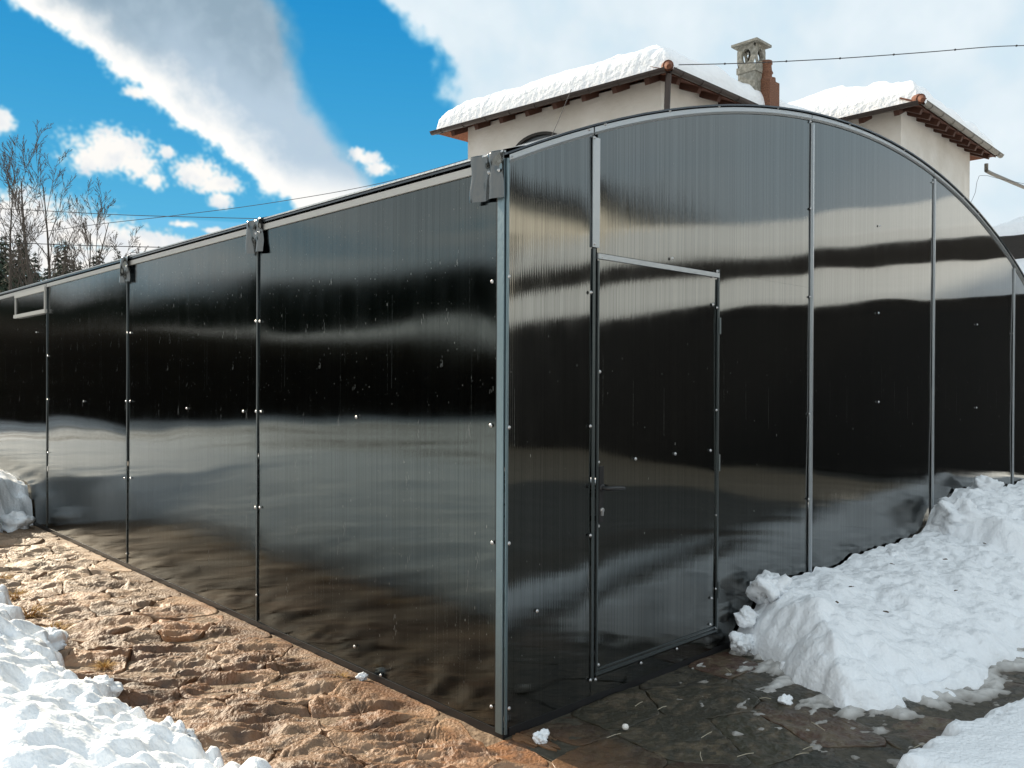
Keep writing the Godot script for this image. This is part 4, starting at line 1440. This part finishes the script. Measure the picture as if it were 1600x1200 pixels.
func trees() -> void:
	bare_tree(on_ground(13.0, 33.0), 10.6, Vector3(-0.03, 0, 0.02), 11, "thin bare tree at the very left edge of the picture")
	bare_tree(on_ground(13.75, 31.0), 10.9, Vector3(0.03, 0, 0), 12, "tallest bare tree, second trunk from the left edge")
	bare_tree(on_ground(15.0, 34.0), 11.0, Vector3(0.02, 0, 0.05), 13, "bare tree with a long straight trunk, third from the left edge")
	bare_tree(on_ground(16.0, 36.0), 10.4, Vector3(0.08, 0, 0.05), 14, "bare tree just right of the tall straight trunk, fourth from left")
	bare_tree(on_ground(16.6, 33.5), 9.0, Vector3(0.06, 0, 0.03), 15, "slender bare tree, second from right in the row of bare trees")
	bare_tree(on_ground(17.3, 34.0), 8.2, Vector3(0.13, 0, 0.08), 16, "lower bare tree leaning right, rightmost of the bare trees")
	var protos := []
	for k in 3:
		protos.append(conifer_meshes(80 + k))
	# the forest edge that shows over the eave: single trees
	var r_ := RandomNumberGenerator.new()
	r_.seed = 99
	var first: Array = [null, null, null]
	for k in 42:
		var b := 11.6 + 11.5 * (k + r_.randf_range(-0.4, 0.4)) / 42.0
		var at := on_ground(b, r_.randf_range(75.0, 110.0))
		var want := lerpf(8.6, 7.3, clampf((b - 12.0) / 9.0, 0.0, 1.0)) + r_.randf_range(-2.0, 0.2)
		var dist := Vector2(at.x - EYE.x, at.z - EYE.z).length()
		var high := maxf(4.0, EYE.y + tan(deg_to_rad(want)) * dist - at.y)
		var pr := k % 3
		var t: Node3D
		if first[pr] == null:
			t = thing("conifer", "", "tree", at, "conifers of the forest edge behind the bare trees")
			part("trunk", protos[pr][0], M.bark, t)
			part("crown", protos[pr][1], M.needles, t)
			first[pr] = t
		else:
			t = first[pr].duplicate()
			t.name = numbered("conifer")
			add_child(t, true)
		tag(t, "dark conifer of the forest edge behind the bare trees", "tree", "conifers of the forest edge behind the bare trees")
		t.position = at
		t.rotation.y = r_.randf() * TAU
		t.scale = Vector3.ONE * high / 10.0
	var near := thing("conifer", "dark conifer nearest the camera, cut by the left edge of the picture", "tree", on_ground(11.75, 48.0))
	part("trunk", protos[0][0], M.bark, near)
	part("crown", protos[0][1], M.needles, near)
	near.scale = Vector3(0.9, 0.9, 0.9)
	# the wood on the hill, mirrored in the long wall
	var where := []
	for k in 3200:
		var b := r_.randf_range(-62.0, 30.0)
		var r := 128.0 + 190.0 * pow(r_.randf(), 1.6)
		var at := on_ground(b, r)
		where.append(Transform3D(Basis(Vector3.UP, r_.randf() * TAU).scaled(Vector3.ONE * r_.randf_range(0.6, 1.0)), at))
	many("forest", protos[1][1], M.needles, where, "dark conifer wood covering the hill beyond the snowy field", "forest")
	# brown undergrowth
	var shrub := shrub_mesh(5)
	where = []
	for k in 260:
		var at := on_ground(r_.randf_range(10.5, 22.0), r_.randf_range(38.0, 62.0))
		where.append(Transform3D(Basis(Vector3.UP, r_.randf() * TAU).scaled(Vector3.ONE * r_.randf_range(0.9, 1.7)), at))
	many("undergrowth", shrub, M.shrub, where, "brown leafless undergrowth below the bare trees", "bushes")
	where = []
	for k in 950:
		var b := r_.randf_range(-72.0, 8.0)
		var at := on_ground(b, r_.randf_range(30.0, 36.0))
		where.append(Transform3D(Basis(Vector3.UP, r_.randf() * TAU).scaled(Vector3(1.15, r_.randf_range(0.85, 1.2), 1.15)), at))
	many("hedge", shrub, M.shrub, where, "dense dark hedge across the snowy field left of the greenhouse", "hedge")

# ------------------------------------------------------------------ cables
func cable(label: String, pts: Array, r: float, knots := []) -> void:
	var t := thing("overhead_cable", label, "cable")
	var c := Curve3D.new()
	for k in pts.size():
		var tan: Vector3 = (pts[mini(k + 1, pts.size() - 1)] - pts[maxi(k - 1, 0)]) / 6.0
		c.add_point(pts[k], -tan, tan)
	var path := []
	for k in 41:
		path.append(c.sample_baked(c.get_baked_length() * k / 40.0))
	var g := G.new()
	g.tube(path, r, 5)
	part("wire", g, M.cable, t)
	for f in knots:
		var p := c.sample_baked(c.get_baked_length() * f)
		g = G.new()
		g.lathe(p - Vector3(0, r * 2.4, 0), Basis(), [Vector2(0.001, 0), Vector2(r * 2.2, r * 1.2), Vector2(r * 2.2, r * 3.6), Vector2(0.001, r * 4.8)], 6)
		part("clip", g, M.cable, t)

func cables() -> void:
	cable("thin overhead cable with clips sagging over the house chimney", [Vector3(9.29, 6.77, -5.67), Vector3(10.06, 6.80, -4.93), Vector3(11.02, 6.87, -4.01), Vector3(11.64, 6.93, -3.42), Vector3(12.37, 7.01, -2.72), Vector3(13.14, 7.10, -1.98), Vector3(13.92, 7.13, -1.24)], 0.008, [0.12, 0.28, 0.42, 0.56, 0.72, 0.88])
	cable("overhead cable rising to the right above the long eave", [Vector3(3.26, 5.66, -28.06), Vector3(6.13, 6.23, -25.32), Vector3(8.13, 6.56, -23.40), Vector3(10.28, 6.97, -21.34), Vector3(12.72, 7.60, -19.01), Vector3(15.01, 8.51, -16.82)], 0.01, [])
	cable("upper level overhead cable running through the bare tree tops", [Vector3(3.39, 7.21, -30.72), Vector3(5.55, 7.08, -28.65), Vector3(7.71, 6.94, -26.58), Vector3(10.49, 6.85, -23.91), Vector3(12.03, 6.82, -22.43)], 0.012, [])
	cable("lowest overhead cable with small knots crossing the bare trunks", [Vector3(3.18, 5.98, -29.52), Vector3(4.37, 5.86, -28.38), Vector3(6.16, 5.77, -26.67), Vector3(7.87, 5.72, -25.03), Vector3(9.28, 5.69, -23.67)], 0.014, [0.3, 0.4, 0.5, 0.6, 0.7, 0.8])
	cable("faint slack wire hanging from the house eave to the long roof", [Vector3(8.44, 6.56, -7.31), Vector3(8.27, 6.19, -7.34), Vector3(8.05, 5.69, -7.40)], 0.006, [])
	cable("thin wire dangling beside the downpipe at the right edge", [Vector3(15.47, 4.86, -3.20), Vector3(15.59, 5.23, -3.08), Vector3(15.65, 5.56, -3.03), Vector3(15.92, 5.50, -2.77), Vector3(16.28, 5.40, -2.42)], 0.004, [])

# ------------------------------------------------------------------ small things
func tuft(sd: int, size: float, n: int) -> ArrayMesh:
	var r_ := RandomNumberGenerator.new()
	r_.seed = sd
	var g := G.new()
	for k in n:
		var a := r_.randf() * TAU
		var b := Vector3(cos(a), 0, sin(a)) * r_.randf() * 0.5 * size
		var o := Vector3(cos(a + r_.randf_range(-1, 1)), r_.randf_range(0.15, 1.0), sin(a + r_.randf_range(-1, 1))).normalized()
		var ln := size * r_.randf_range(0.5, 1.2)
		var s := Vector3(-sin(a), 0, cos(a)) * size * 0.025
		var mid := b + o * ln * 0.6
		var tip := b + o * ln + Vector3(o.x, -0.5, o.z) * ln * 0.3
		g.quad(b - s, b + s, mid + s * 0.8, mid - s * 0.8)
		g.tri(mid - s * 0.8, mid + s * 0.8, tip)
	return g.mesh()

func litter() -> void:
	var r_ := RandomNumberGenerator.new()
	r_.seed = 17
	tag(part("grass_tuft", tuft(3, 0.045, 90), M.dry_grass), "yellow dry grass tuft growing between the stones near the wall", "grass").position = Vector3(-0.12, 0.0, -1.07)
	var spots := [[-0.92, -2.05, 0.06, "small dry grass tuft at the edge of the left bank, nearest the camera"], [-0.93, -2.9, 0.09, "dry grass tuft between snow bank and stones beside the bank's notch"], [-0.95, -3.35, 0.11, "largest dry grass tuft along the left snow bank"], [-0.90, -3.9, 0.10, "brown dry grass tuft in the middle of the row by the bank"], [-0.86, -4.5, 0.10, "dry grass tuft near the left edge of the picture"], [-0.80, -5.2, 0.09, "far dry grass tuft at the left edge of the picture"], [-0.74, -5.9, 0.08, "farthest dry grass tuft before the snow heap"]]
	for k in spots.size():
		var s: Array = spots[k]
		tag(part("grass_tuft", tuft(30 + k, s[2], 150), M.dry_grass), s[3], "grass", "dry grass along the left bank").position = Vector3(s[0], -0.005, s[1])
	var g := G.new()
	g.lathe(Vector3(0, -0.004, 0), Basis(), [Vector2(0.001, 0), Vector2(0.012, 0.004), Vector2(0.015, 0.013), Vector2(0.011, 0.022), Vector2(0.001, 0.026)], 12)
	tag(part("pebble", g, M.white_paint), "small round white pebble on the dark paving before the door", "pebble").position = Vector3(0.42, 0.012, 0.31)
	# straws
	var straws := [[1.35, 0.23, 2.3], [0.70, 0.30, 0.2], [0.66, 0.20, 0.0], [1.02, 0.87, 2.2], [1.14, 1.25, 0.3], [0.55, 0.81, 0.5], [0.41, 0.69, 2.6], [0.72, 0.96, 0.6], [0.60, 0.60, 0.1], [0.79, 0.95, 0.4], [1.14, 0.56, 1.0], [1.75, 0.63, 1.4], [0.31, 0.34, 0.3]]
	for k in straws.size():
		var s: Array = straws[k]
		g = G.new()
		var l := r_.randf_range(0.025, 0.05)
		var d := Vector3(cos(s[2]), 0, sin(s[2]))
		g.tube([-d * l, Vector3(0, 0.006, 0), d * l + Vector3(d.z, 0.1, -d.x) * l * 0.25], 0.0015, 5)
		tag(part("straw", g, M.straw), "pale bit of straw lying on the wet paving or slush", "straw", "bits of straw on the front paving").position = Vector3(s[0], 0.022, s[1])
	var leaf := G.new()
	leaf.box(Vector3.ZERO, Vector3(0.030, 0.003, 0.009))
	leaf.box(Vector3(0.004, 0.003, 0), Vector3(0.014, 0.003, 0.006))
	var lm := leaf.mesh()
	var bits := [[2.0, 0.50], [2.35, 0.42], [3.1, 0.35], [3.6, 0.5], [4.4, 0.5], [4.62, 0.4], [4.9, 0.42], [2.9, 0.8], [2.1, 0.72]]
	for s in bits:
		var o := tag(part("leaf_bit", lm, M.leaf), "brown bit of leaf lying on the right snow bank", "leaf", "leaf bits on the right snow bank")
		o.position = Vector3(s[0], 0.33 - 0.12 * (s[1] - 0.3), s[1])
		o.rotation = Vector3(r_.randf_range(0.2, 0.6), r_.randf() * TAU, 0)
